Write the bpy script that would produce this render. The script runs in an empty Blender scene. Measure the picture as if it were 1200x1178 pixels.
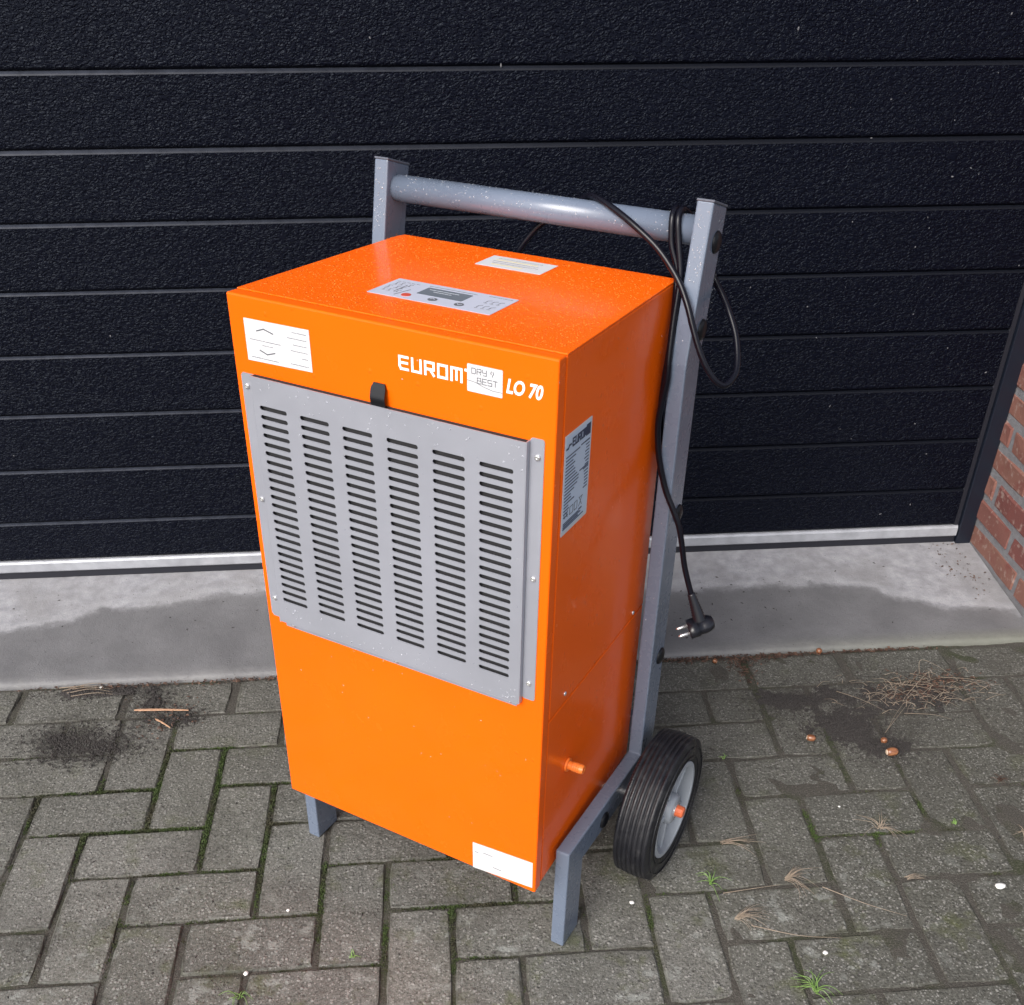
import bpy, bmesh, math, random
from mathutils import Vector, Matrix, noise
R = math.radians
C = bpy.context.scene
col = C.collection
rnd = random.Random(7)

# ------------------------------------------------------------------ camera
F_PX, PITCH, ROLL, YAW = 1222.9, 0.6448, 0.0008, 0.0768
cam_d = bpy.data.cameras.new('camera'); cam = bpy.data.objects.new('camera', cam_d); col.objects.link(cam)
C.camera = cam
fwd = Vector((math.sin(YAW)*math.cos(PITCH), math.cos(YAW)*math.cos(PITCH), -math.sin(PITCH)))
r0 = fwd.cross(Vector((0, 0, 1))).normalized(); u0 = r0.cross(fwd)
rr = r0*math.cos(ROLL) + u0*math.sin(ROLL); uu = -r0*math.sin(ROLL) + u0*math.cos(ROLL)
mw = Matrix((rr, uu, -fwd)).transposed().to_4x4(); mw.translation = Vector((-0.0310, -2.1586, 1.3767))
cam.matrix_world = mw
cam_d.sensor_fit = 'HORIZONTAL'; cam_d.sensor_width = 36.0; cam_d.lens = 36*F_PX/1200
cam_d.shift_x = -8.2/1200; cam_d.shift_y = 176.7/1200
cam_d.clip_start = 0.05; cam_d.clip_end = 200

# ------------------------------------------------------------------ sky and sun
SUN_EL, SUN_AZ = R(40), R(218)      # azimuth clockwise from +Y
w = bpy.data.worlds.new('World'); C.world = w; w.use_nodes = True
nt = w.node_tree; bg = nt.nodes['Background']
sky = nt.nodes.new('ShaderNodeTexSky'); sky.sky_type = 'NISHITA'; sky.sun_disc = False
sky.sun_elevation = SUN_EL; sky.sun_rotation = SUN_AZ
sky.air_density = 0.8; sky.dust_density = 4.0; sky.ozone_density = 1.0
hs = nt.nodes.new('ShaderNodeHueSaturation'); hs.inputs['Saturation'].default_value = 0.48
nt.links.new(sky.outputs[0], hs.inputs['Color']); nt.links.new(hs.outputs[0], bg.inputs[0])
bg.inputs[1].default_value = 0.125
sd = bpy.data.lights.new('sun', 'SUN'); sd.energy = 1.3; sd.angle = R(36); sd.color = (1.0, 0.97, 0.93)
sun = bpy.data.objects.new('sun', sd); col.objects.link(sun)
sdir = Vector((math.sin(SUN_AZ)*math.cos(SUN_EL), math.cos(SUN_AZ)*math.cos(SUN_EL), math.sin(SUN_EL)))
sun.rotation_euler = sdir.to_track_quat('Z', 'Y').to_euler(); sun.location = sdir*10
C.view_settings.view_transform = 'Standard'; C.view_settings.look = 'None'
C.view_settings.exposure = 0.86; C.view_settings.gamma = 1.0; C.view_settings.use_curve_mapping = False

# ------------------------------------------------------------------ material helpers
def mat(name, color=(.5, .5, .5), rough=.5, metal=0.0, spec=.5, **kw):
    m = bpy.data.materials.new(name); m.use_nodes = True
    b = m.node_tree.nodes['Principled BSDF']
    b.inputs['Base Color'].default_value = (*color, 1); b.inputs['Roughness'].default_value = rough
    b.inputs['Metallic'].default_value = metal; b.inputs['Specular IOR Level'].default_value = spec
    for k, v in kw.items(): b.inputs[k.replace('_', ' ')].default_value = v
    return m
class G:
    """tiny node-graph helper"""
    def __init__(s, m): s.t = m.node_tree; s.n = s.t.nodes; s.b = s.n['Principled BSDF']; s._p = None
    def add(s, ty, **kw):
        n = s.n.new(ty)
        for k, v in kw.items(): setattr(n, k, v)
        return n
    def put(s, sock, v):
        if isinstance(v, bpy.types.NodeSocket): s.t.links.new(v, sock)
        elif isinstance(v, (tuple, list)) and len(v) == 3 and sock.type == 'RGBA': sock.default_value = (*v, 1)
        else: sock.default_value = v
    def pos(s):
        if s._p is None: s._p = s.add('ShaderNodeNewGeometry').outputs['Position']
        return s._p
    def obj(s): return s.add('ShaderNodeTexCoord').outputs['Object']
    def noise(s, scale, detail=4, rough=.55, vec=None, dist=0.0):
        n = s.add('ShaderNodeTexNoise'); s.put(n.inputs['Vector'], vec or s.pos())
        n.inputs['Scale'].default_value = scale; n.inputs['Detail'].default_value = detail
        n.inputs['Roughness'].default_value = rough; n.inputs['Distortion'].default_value = dist
        return n.outputs['Fac']
    def vor(s, scale, vec=None, feat='F1', out='Distance', rand=1.0):
        n = s.add('ShaderNodeTexVoronoi', feature=feat); s.put(n.inputs['Vector'], vec or s.pos())
        n.inputs['Scale'].default_value = scale; n.inputs['Randomness'].default_value = rand
        return n.outputs[out]
    def ramp(s, f, a, b, lo=0.0, hi=1.0):
        n = s.add('ShaderNodeMapRange'); s.put(n.inputs['Value'], f)
        n.inputs['From Min'].default_value = a; n.inputs['From Max'].default_value = b
        n.inputs['To Min'].default_value = lo; n.inputs['To Max'].default_value = hi
        return n.outputs['Result']
    def mix(s, f, a, b, mode='MIX'):
        n = s.add('ShaderNodeMix', data_type='RGBA', blend_type=mode)
        s.put(n.inputs[0], f); s.put(n.inputs[6], a); s.put(n.inputs[7], b)
        return n.outputs[2]
    def math(s, op, a, b=0.0):
        n = s.add('ShaderNodeMath', operation=op); s.put(n.inputs[0], a); s.put(n.inputs[1], b)
        return n.outputs[0]
    def bump(s, h, strength=.5, dist=.001, prev=None):
        n = s.add('ShaderNodeBump'); s.put(n.inputs['Height'], h)
        n.inputs['Strength'].default_value = strength; n.inputs['Distance'].default_value = dist
        if prev is not None: s.put(n.inputs['Normal'], prev)
        return n.outputs['Normal']
    def set(s, **kw):
        for k, v in kw.items(): s.put(s.b.inputs[k.replace('_', ' ')], v)

# ---- orange powder-coated sheet, wet with fine drizzle
ORANGE = (0.92, 0.135, 0.002)
def orange_mat(name, drops, dens):
    m = mat(name, ORANGE, .28, 0, .14, Coat_Weight=.13, Coat_Roughness=.05); g = G(m); o = g.obj()
    n = g.noise(3.0, 3, vec=o); c = g.mix(g.ramp(n, .3, .7), (0.90, .118, .002), (0.94, .134, .003))
    v = g.vor(drops, o); cell = g.add('ShaderNodeTexVoronoi'); cell.inputs['Scale'].default_value = drops; g.put(cell.inputs['Vector'], o)
    keep = g.math('GREATER_THAN', g.add('ShaderNodeSeparateColor').outputs[0], 0.0)
    sc = g.add('ShaderNodeSeparateColor'); g.put(sc.inputs[0], cell.outputs['Color'])
    keep = g.math('LESS_THAN', sc.outputs[0], dens)
    h = g.math('MULTIPLY', g.ramp(v, .0, .42, 1, 0), keep)
    peel = g.noise(260, 2, vec=o)
    nb = g.bump(peel, .02, .0003)
    nb2 = g.bump(h, .9, .0007, nb)
    g.set(Base_Color=c, Normal=nb2, Coat_Normal=nb2, Roughness=g.ramp(g.noise(14, 4, vec=o), .3, .7, .18, .3))
    return m
M_LID = orange_mat('orange_lid', 330, .62)
M_OR = orange_mat('orange_paint', 120, .05)
M_ORSEAM = mat('orange_edge', (.75, .12, .004), .3)
# ---- grey frame paint and grille
def grey_mat(name, c0, c1, rough, metal=0.0):
    m = mat(name, c0, rough, metal, .5, Coat_Weight=.25, Coat_Roughness=.12); g = G(m); o = g.obj()
    g.set(Base_Color=g.mix(g.ramp(g.noise(6, 5, vec=o), .35, .65), c0, c1), Roughness=g.ramp(g.noise(40, 3, vec=o), .3, .7, rough-.07, rough+.08),
          Normal=g.bump(g.noise(420, 2, vec=o), .06, .0004))
    return m
M_FRAME = grey_mat('grey_frame_paint', (.126, .156, .214), (.139, .170, .230), .28)
M_GRILLE = grey_mat('silver_grille_paint', (.315, .325, .37), (.35, .36, .41), .36, .3)
M_STEEL = mat('zinc_screw', (.75, .75, .76), .25, .8)
M_DARK = mat('black_filter', (.018, .018, .02), .7)
M_RUB = mat('black_rubber_cap', (.006, .0065, .009), .38, 0, .3)
M_BLK = mat('black_cable_sheath', (.004, .004, .008), .26, 0, .28)
M_WHITE = mat('white_label', (.60, .60, .62), .45); 
M_LAV = mat('control_panel_film', (.50, .52, .62), .3)
M_BLUEG = mat('rating_plate_film', (.50, .60, .74), .35)
M_PRINT = mat('grey_print', (.10, .105, .12), .6)
M_PRINTD = mat('dark_print', (.03, .04, .08), .6)
M_LCD = mat('display_glass', (.15, .17, .20), .1)
M_RED = mat('red_button', (.55, .07, .04), .4)
M_YEL = mat('yellow_print', (.55, .45, .15), .5)
M_LOGO = mat('white_lettering', (.85, .85, .85), .4)
M_OCAP = mat('orange_cap', (.75, .16, .06), .4)
M_RIM = grey_mat('grey_rim', (.30, .33, .37), (.38, .41, .45), .38)
m = mat('wet_droplet', (.9, .92, .97), .02, 0, .5, IOR=1.33); m.node_tree.nodes['Principled BSDF'].inputs['Transmission Weight'].default_value = 1.0
m.node_tree.nodes['Principled BSDF'].inputs['Transmission Weight'].default_value = .75
M_DROP = m
M_LDROP = mat('lid_drizzle_drop', (.95, .26, .035), .05, 0, .5, IOR=1.33); M_LDROP.node_tree.nodes['Principled BSDF'].inputs['Transmission Weight'].default_value = .45  # milky orange base: light through the drops put into the colour
# tyre
M_TYRE = mat('tyre_rubber', (.018, .018, .021), .42); g = G(M_TYRE); o = g.obj()
g.set(Base_Color=g.mix(g.ramp(g.noise(60, 5, vec=o), .55, .75), (.009, .0095, .013), (.030, .030, .033)), Roughness=g.ramp(g.noise(30, 3, vec=o), .35, .65, .25, .6),
      Normal=g.bump(g.noise(260, 4, .7, vec=o), .6, .0012))
# garage door: dark embossed steel
def door_mat():
    m = mat('black_embossed_steel', (.004, .005, .012), .30, 0, .15, Specular_Tint=(.75, .86, 1, 1)); g = G(m); p = g.pos()
    mp = g.add('ShaderNodeMapping'); g.put(mp.inputs['Vector'], p); mp.inputs['Scale'].default_value = (1, 1, 1.5)
    n1 = g.noise(108, 1.0, .5, mp.outputs[0], 1.2); n2 = g.noise(420, 2, .5, mp.outputs[0], .5)
    worm = g.math('ABSOLUTE', g.math('SUBTRACT', n1, .5))
    h = g.math('ADD', g.ramp(n1, .38, .60, 0, 1), g.math('MULTIPLY', n2, .15))
    dust = g.ramp(g.noise(3.2, 5), .52, .8, 0, .5)
    spots = g.ramp(g.vor(55), .05, .09, 1, 0)
    g.set(Base_Color=g.mix(dust, (.0016, .0020, .0062), (.0026, .0032, .0085)), Normal=g.bump(h, .8, .0021), Roughness=g.ramp(g.noise(2.5, 4), .3, .7, .37, .48))
    return m
M_DOOR = door_mat()
M_LIP = mat('panel_lip_glare', (.040, .046, .062), .30, 0, .4); g = G(M_LIP)  # sky glare painted into the lip colour, fading out to the right
sx = g.add('ShaderNodeSeparateXYZ'); g.put(sx.inputs[0], g.pos()); g.b.inputs['Specular IOR Level'].default_value = .18; glare = g.math('MULTIPLY', g.ramp(sx.outputs[0], -.8, .35, 1, .0), g.ramp(g.noise(40, 4), .3, .6, .5, 1))
g.set(Base_Color=g.mix(glare, (.003, .004, .008), (.036, .041, .056)), Roughness=g.ramp(glare, 0, 1, .6, .4))
M_ALU = mat('brushed_aluminium', (.5, .5, .53), .5, .3); g = G(M_ALU)
g.set(Base_Color=g.mix(g.ramp(g.noise(25, 6), .4, .7), (.44, .455, .49), (.33, .34, .37)))
M_SEAL = mat('rubber_seal', (.012, .013, .02), .5)
M_JAMB = mat('dark_blue_jamb', (.008, .011, .02), .35)
# pavers
def paver_mat(name='concrete_paver'):
    m = mat(name, (.13, .125, .11), .75, 0, .35); g = G(m); p = g.pos()
    oi = g.add('ShaderNodeObjectInfo')
    sep = g.add('ShaderNodeSeparateXYZ'); g.put(sep.inputs[0], p)
    base = g.mix(g.ramp(oi.outputs['Random'], 0, 1), (.100, .100, .090), (.168, .165, .150))
    big = g.ramp(g.noise(2.6, 4), .38, .62)
    base = g.mix(g.math('MULTIPLY', big, .5), base, (.088, .090, .066))
    # olive damp plus painted shade towards the right, lichen and exposed grit towards the front
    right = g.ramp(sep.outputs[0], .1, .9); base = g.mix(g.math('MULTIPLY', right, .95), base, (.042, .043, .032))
    near = g.ramp(sep.outputs[1], -.85, -.5); base = g.mix(g.math('MULTIPLY', near, .55), base, (.072, .070, .058))
    front = g.ramp(sep.outputs[1], -.62, -1.15)
    def grains(scale, lo, hi, r):
        cell = g.add('ShaderNodeTexVoronoi'); cell.inputs['Scale'].default_value = scale; g.put(cell.inputs['Vector'], p)
        sc = g.add('ShaderNodeSeparateColor'); g.put(sc.inputs[0], cell.outputs['Color'])
        body = g.ramp(cell.outputs['Distance'], .30, .55, 1, 0)
        return g.math('MULTIPLY', body, g.math('GREATER_THAN', sc.outputs[0], hi)), g.math('MULTIPLY', body, g.math('LESS_THAN', sc.outputs[1], lo)), sc.outputs[2]
    wear = g.ramp(g.math('ADD', front, g.noise(5, 3)), .4, 1.3, .35, 1)
    fine = g.noise(230, 3, .75); base = g.mix(g.ramp(fine, .35, .65, 0, .55), base, g.mix(.55, base, (.30, .29, .27)))
    base = g.mix(g.ramp(fine, .52, .36, 0, .5), base, (.040, .038, .034))
    l1, d1, _ = grains(170, .22, .84, 0); l2, d2, _ = grains(330, .22, .84, 0)
    base = g.mix(g.math('MULTIPLY', d1, .22), base, (.030, .029, .027)); base = g.mix(g.math('MULTIPLY', d2, .35), base, (.030, .029, .027))
    base = g.mix(g.math('MULTIPLY', l1, g.math('MULTIPLY', wear, .55)), base, (.34, .33, .31)); base = g.mix(g.math('MULTIPLY', l2, .6), base, (.36, .35, .33))
    grain = g.noise(600, 2, .6)
    moss = g.math('MULTIPLY', g.ramp(g.noise(11, 6, .65), .55, .7), g.ramp(front, 0, 1, .2, .75))
    base = g.mix(moss, base, (.075, .085, .028))
    lich = g.math('MULTIPLY', g.ramp(g.noise(30, 5, .6), .56, .63), g.ramp(sep.outputs[1], -.85, -1.1))
    lich = g.math('MULTIPLY', lich, g.ramp(g.noise(6, 2), .4, .6))
    base = g.mix(g.math('MULTIPLY', lich, .75), base, (.27, .28, .26))
    stain = g.ramp(g.noise(6.5, 6, .7), .48, .75); base = g.mix(g.math('MULTIPLY', stain, .6), base, (.045, .042, .036))
    oc = g.add('ShaderNodeSeparateXYZ'); g.put(oc.inputs[0], g.obj())
    ex = g.math('SUBTRACT', g.math('ABSOLUTE', oc.outputs[0]), .0985); ey = g.math('SUBTRACT', g.math('ABSOLUTE', oc.outputs[1]), .0462)
    e = g.math('ADD', g.math('MAXIMUM', ex, ey), g.math('MULTIPLY', g.math('SUBTRACT', g.noise(55, 5, .7), .5), .022))
    base = g.mix(g.ramp(e, -.003, .006, 0, .62), base, (.046, .044, .033))
    h = g.math('ADD', g.math('MULTIPLY', fine, .7), g.math('MULTIPLY', d1, -.3))
    h = g.math('ADD', h, g.math('MULTIPLY', g.noise(70, 4), .8)); h = g.math('ADD', h, g.math('MULTIPLY', l1, .5))
    g.set(Base_Color=base, Normal=g.bump(h, .9, .0026), Roughness=g.ramp(g.noise(9, 4), .35, .65, .5, .82))
    return m
M_PAV = paver_mat()
M_BED = mat('joint_sand', (.035, .032, .027), .9); g = G(M_BED)
bc = g.mix(g.ramp(g.noise(9, 5), .50, .64), (.062, .056, .047), (.036, .042, .018)); bc = g.mix(g.ramp(g.noise(320, 3, .7), .5, .7, 0, .7), bc, (.15, .14, .12)); g.set(Base_Color=bc, Normal=g.bump(g.noise(300, 5, .7), 1, .004))
M_MOSS = mat('moss', (.05, .09, .015), .8); g = G(M_MOSS)
g.set(Base_Color=g.mix(g.ramp(g.noise(14, 4), .38, .58), g.mix(g.noise(90, 3), (.020, .019, .010), (.060, .056, .028)), g.mix(g.noise(90, 3), (.012, .020, .006), (.065, .105, .018))))
M_SOIL = mat('wet_soil', (.022, .018, .016), .8); g = G(M_SOIL)
g.set(Base_Color=g.mix(g.ramp(g.noise(500, 4, .7), .4, .7), (.022, .018, .016), (.088, .080, .078)), Normal=g.bump(g.noise(420, 5, .7), 1, .003))
M_STRAW = mat('dry_straw', (.30, .22, .14), .7); g = G(M_STRAW)
g.set(Base_Color=g.mix(g.noise(40, 3), (.16, .115, .085), (.42, .35, .27)))
M_GRASS = mat('green_grass', (.12, .22, .05), .5); g = G(M_GRASS)
g.set(Base_Color=g.mix(g.noise(60, 2), (.08, .17, .03), (.22, .34, .10)))
M_LEAF = mat('brown_leaf_litter', (.10, .045, .022), .7); g = G(M_LEAF)
g.set(Base_Color=g.mix(g.ramp(g.noise(75, 2), .35, .7), (.035, .018, .013), (.17, .095, .065)))
M_WOOD = mat('pale_wood', (.48, .28, .17), .6); g = G(M_WOOD)
g.set(Base_Color=g.mix(g.noise(150, 3), (.36, .19, .11), (.60, .38, .25)))
M_ACORN = mat('acorn_shell', (.30, .09, .025), .3, 0, .5, Coat_Weight=.5); g = G(M_ACORN); o = g.obj()
mp = g.add('ShaderNodeMapping'); g.put(mp.inputs['Vector'], o); mp.inputs['Scale'].default_value = (.08, 1, 1)
g.set(Base_Color=g.mix(g.ramp(g.noise(420, 3, vec=mp.outputs[0]), .35, .65), (.14, .040, .014), (.34, .15, .07)))
M_ACTOP = mat('acorn_scar', (.62, .48, .36), .6)
M_STONE = mat('white_stone', (.80, .79, .76), .5)
M_SPECK = mat('pale_dried_speck', (.13, .13, .14), .8)
# concrete threshold with a wet front
def thresh_mat():
    m = mat('threshold_concrete', (.3, .3, .3), .8, 0, .4); g = G(m); p = g.pos()
    sep = g.add('ShaderNodeSeparateXYZ'); g.put(sep.inputs[0], p)
    t = g.ramp(sep.outputs[0], -1.2, 1.3)
    fc = g.add('ShaderNodeFloatCurve'); g.put(fc.inputs['Value'], t)
    pts = [(-1.2, -.21), (-1.05, -.178), (-.88, -.135), (-.79, -.10), (-.685, -.085), (-.43, -.060), (-.2, -.08), (.2, -.10), (.474, -.122), (.825, -.126), (.94, -.150), (1.006, -.199), (1.10, -.235), (1.241, -.269), (1.3, -.29)]
    cv = fc.mapping.curves[0]
    P = [((x+1.2)/2.5, -(y - (.034+.062*y-.013)/.75)/.4) for x, y in pts]
    cv.points[0].location = P[0]; cv.points[1].location = P[-1]
    for q in P[1:-1]: cv.points.new(*q)
    fc.mapping.update()
    edge = g.math('MULTIPLY', fc.outputs[0], -.4)
    yy = g.math('ADD', sep.outputs[1], g.math('MULTIPLY', g.math('SUBTRACT', g.noise(13, 6, .6), .5), .085))
    d = g.math('SUBTRACT', edge, yy)                       # >0 : wet
    wet = g.ramp(g.math('ADD', d, g.math('MULTIPLY', g.math('SUBTRACT', g.noise(70, 6, .75), .5), .045)), -.012, .020)
    rim = g.math('MULTIPLY', g.ramp(d, -.035, -.004), g.ramp(d, .004, -.002))
    sc = g.noise(30, 6, .65)
    dry = g.mix(g.ramp(sc, .35, .65), (.25, .25, .268), (.38, .38, .402))
    dry = g.mix(g.ramp(g.noise(7, 4), .42, .62, 0, .6), dry, (.24, .235, .24))
    dry = g.mix(g.ramp(g.noise(240, 4, .7), .52, .72, 0, .55), dry, (.20, .195, .19)); dry = g.mix(g.math('MULTIPLY', rim, .35), dry, (.44, .44, .46))
    wetc = g.mix(g.ramp(g.noise(9, 6, .6), .35, .65), (.138, .137, .143), (.180, .179, .186))
    wetc = g.mix(g.ramp(g.noise(350, 3, .6), .55, .75, 0, .5), wetc, (.09, .085, .08))
    front = g.ramp(sep.outputs[1], -.335, -.372)
    mossr = g.math('MULTIPLY', front, g.ramp(sep.outputs[0], .5, 1.1))
    wetc = g.mix(g.math('MULTIPLY', front, g.ramp(g.noise(30, 5, .7), .35, .65, 0, .5)), wetc, (.22, .22, .215)); wetc = g.mix(g.math('MULTIPLY', mossr, .6), wetc, (.16, .165, .12))
    c = g.mix(wet, dry, wetc)
    pit = g.ramp(g.vor(60), .05, .10, 1, 0); c = g.mix(g.math('MULTIPLY', pit, .45), c, (.07, .065, .06))
    h = g.math('ADD', g.noise(45, 6, .65), g.math('MULTIPLY', g.noise(300, 4, .7), .7)); h = g.math('SUBTRACT', h, g.math('MULTIPLY', pit, .6))
    g.set(Base_Color=c, Roughness=g.ramp(wet, 0, 1, .9, .5), Normal=g.bump(h, .8, .002))
    return m
M_THR = thresh_mat()
def brick_mat():
    m = mat('red_brick', (.4, .13, .07), .8, 0, .3); g = G(m); oi = g.add('ShaderNodeObjectInfo')
    c = g.mix(oi.outputs['Random'], (.150, .055, .049), (.205, .098, .076))
    c = g.mix(g.ramp(g.noise(28, 5), .5, .68, 0, .7), c, (.17, .055, .048))
    c = g.mix(g.ramp(g.noise(60, 4), .56, .68, 0, .7), c, (.32, .24, .21))
    g.set(Base_Color=c, Normal=g.bump(g.noise(160, 5, .65), .7, .002)); return m
M_BRICK = brick_mat()
M_MORTAR = mat('mortar', (.30, .30, .31), .9); g = G(M_MORTAR)
g.set(Base_Color=g.mix(g.noise(60, 5), (.12, .12, .128), (.24, .24, .255)), Normal=g.bump(g.noise(240, 5, .7), 1, .003))

# ------------------------------------------------------------------ object helpers
def tag(o, label=None, cat=None, group=None, kind=None):
    if label: o['label'] = label
    if cat: o['category'] = cat
    if group: o['group'] = group
    if kind: o['kind'] = kind
    return o
def obj(name, me, material=None, parent=None, smooth=False):
    o = bpy.data.objects.new(name, me); col.objects.link(o)
    if material: me.materials.clear(); me.materials.append(material)
    if parent: o.parent = parent
    if smooth:
        for f in me.polygons: f.use_smooth = True
    return o
def mesh(name, v, f):
    me = bpy.data.meshes.new(name); me.from_pydata([tuple(a) for a in v], [], [tuple(a) for a in f]); me.update(); return me
def from_bm(name, bm):
    me = bpy.data.meshes.new(name); bm.normal_update(); bm.to_mesh(me); bm.free(); return me
def box_bm(x0, x1, y0, y1, z0, z1, bev=0.0, seg=1):
    bm = bmesh.new()
    bmesh.ops.create_cube(bm, size=1.0, matrix=Matrix.Translation(((x0+x1)/2, (y0+y1)/2, (z0+z1)/2)) @ Matrix.Diagonal((x1-x0, y1-y0, z1-z0, 1)))
    if bev: bmesh.ops.bevel(bm, geom=bm.edges[:], offset=bev, segments=seg, affect='EDGES', profile=.5)
    return bm
def box(name, x0, x1, y0, y1, z0, z1, material, parent=None, bev=0.0, seg=1, smooth=False):
    return obj(name, from_bm(name, box_bm(x0, x1, y0, y1, z0, z1, bev, seg)), material, parent, smooth)
def prism_bm(poly, axis, a, b, bev=0.0, seg=2):
    """extrude 2D polygon along axis: 'x' poly=(y,z), 'y' poly=(x,z), 'z' poly=(x,y)"""
    def P(q, t): return {'x': (t, q[0], q[1]), 'y': (q[0], t, q[1]), 'z': (q[0], q[1], t)}[axis]
    bm = bmesh.new(); n = len(poly)
    v0 = [bm.verts.new(P(q, a)) for q in poly]; v1 = [bm.verts.new(P(q, b)) for q in poly]
    bm.faces.new(v0); bm.faces.new(v1[::-1])
    for i in range(n): bm.faces.new((v0[i], v1[i], v1[(i+1) % n], v0[(i+1) % n]))
    bmesh.ops.recalc_face_normals(bm, faces=bm.faces[:])
    if bev: bmesh.ops.bevel(bm, geom=bm.edges[:], offset=bev, segments=seg, affect='EDGES', profile=.5)
    return bm
def lathe(prof, axis_o, axis_d, n=32, closed=False):
    """prof: (t along axis, radius)"""
    d = Vector(axis_d).normalized(); a = d.orthogonal().normalized(); b = d.cross(a); o = Vector(axis_o); v = []; f = []
    for t, r in prof:
        for k in range(n):
            an = 2*math.pi*k/n; v.append(o + d*t + (a*math.cos(an) + b*math.sin(an))*r)
    m_ = len(prof)
    for i in range(m_-1 if not closed else m_):
        for k in range(n):
            i2 = (i+1) % m_; f.append((i*n+k, i*n+(k+1) % n, i2*n+(k+1) % n, i2*n+k))
    if not closed:
        f.append(tuple(range(n))[::-1]); f.append(tuple(range((m_-1)*n, m_*n)))
    return v, f
def smooth_path(pts, sub=8):
    P = [Vector(p) for p in pts]; P = [P[0]*2-P[1]] + P + [P[-1]*2-P[-2]]; out = []
    for i in range(1, len(P)-2):
        for s in range(sub):
            t = s/sub; a, b, c, d = P[i-1:i+3]
            out.append(.5*((2*b) + (c-a)*t + (2*a-5*b+4*c-d)*t*t + (3*b-a-3*c+d)*t**3))
    out.append(P[-2]); return out
def tube(path, r, n=8, v=None, f=None):
    v = [] if v is None else v; f = [] if f is None else f; base = len(v)
    nrm = None
    for i, p in enumerate(path):
        d = (path[min(i+1, len(path)-1)] - path[max(i-1, 0)]).normalized()
        if nrm is None: nrm = d.orthogonal().normalized()
        nrm = (nrm - d*nrm.dot(d)).normalized(); b = d.cross(nrm)
        rad = r(i/(len(path)-1)) if callable(r) else r
        for k in range(n):
            a = 2*math.pi*k/n; v.append(p + (nrm*math.cos(a) + b*math.sin(a))*rad)
    for i in range(len(path)-1):
        for k in range(n):
            f.append((base+i*n+k, base+i*n+(k+1) % n, base+(i+1)*n+(k+1) % n, base+(i+1)*n+k))
    f.append(tuple(base+k for k in range(n))[::-1]); f.append(tuple(base+(len(path)-1)*n+k for k in range(n)))
    return v, f
def curve2d(loops, thick):
    """filled 2D shape with holes -> mesh in XY, extruded"""
    cu = bpy.data.curves.new('tmp', 'CURVE'); cu.dimensions = '2D'; cu.fill_mode = 'BOTH'; cu.extrude = thick/2
    for L in loops:
        s = cu.splines.new('POLY'); s.points.add(len(L)-1); s.use_cyclic_u = True
        for i, q in enumerate(L): s.points[i].co = (q[0], q[1], 0, 1)
    o = bpy.data.objects.new('tmp', cu); col.objects.link(o)
    me = bpy.data.meshes.new_from_object(o.evaluated_get(bpy.context.evaluated_depsgraph_get()))
    bpy.data.objects.remove(o); bpy.data.curves.remove(cu); return me
def text_me(s, size, shear=0.0, offset=0.0, thick=.0002):
    cu = bpy.data.curves.new('tmp', 'FONT'); cu.body = s; cu.size = size; cu.shear = shear; cu.offset = offset; cu.extrude = thick/2; cu.resolution_u = 4
    o = bpy.data.objects.new('tmp', cu); col.objects.link(o)
    me = bpy.data.meshes.new_from_object(o.evaluated_get(bpy.context.evaluated_depsgraph_get()))
    bpy.data.objects.remove(o); bpy.data.curves.remove(cu); return me
def strokes_me(lines, w, thick=.0002):
    """lines: list of polylines in XY; each segment becomes a thin bar (with square ends)"""
    v = []; f = []
    for j, L in enumerate(lines):
        for a, b in zip(L[:-1], L[1:]):
            a = Vector((a[0], a[1], 0)); b = Vector((b[0], b[1], 0)); d = (b-a)
            if d.length < 1e-7: continue
            d.normalize(); n = Vector((-d.y, d.x, 0))*w/2; e = d*w/2*.98; z = len(v)
            for zz in (-thick/2, thick/2):
                v += [a-e-n+Vector((0, 0, zz)), b+e-n+Vector((0, 0, zz)), b+e+n+Vector((0, 0, zz)), a-e+n+Vector((0, 0, zz))]
            f += [(z+4, z+5, z+6, z+7), (z, z+1, z+5, z+4), (z+1, z+2, z+6, z+5), (z+2, z+3, z+7, z+6), (z+3, z, z+4, z+7)]
            thick += .000004     # crossing bars never share a plane
    return mesh('strokes', v, f)
def M4(ex, ey, ez, o):
    m_ = Matrix((Vector(ex), Vector(ey), Vector(ez))).transposed().to_4x4(); m_.translation = Vector(o); return m_

# ================================================================== SETTING
# ---- ground sheet to the horizon
gr = box('ground', -30, 30, -30, 30, -.20, -.06, M_BED); tag(gr, kind='structure')
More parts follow.
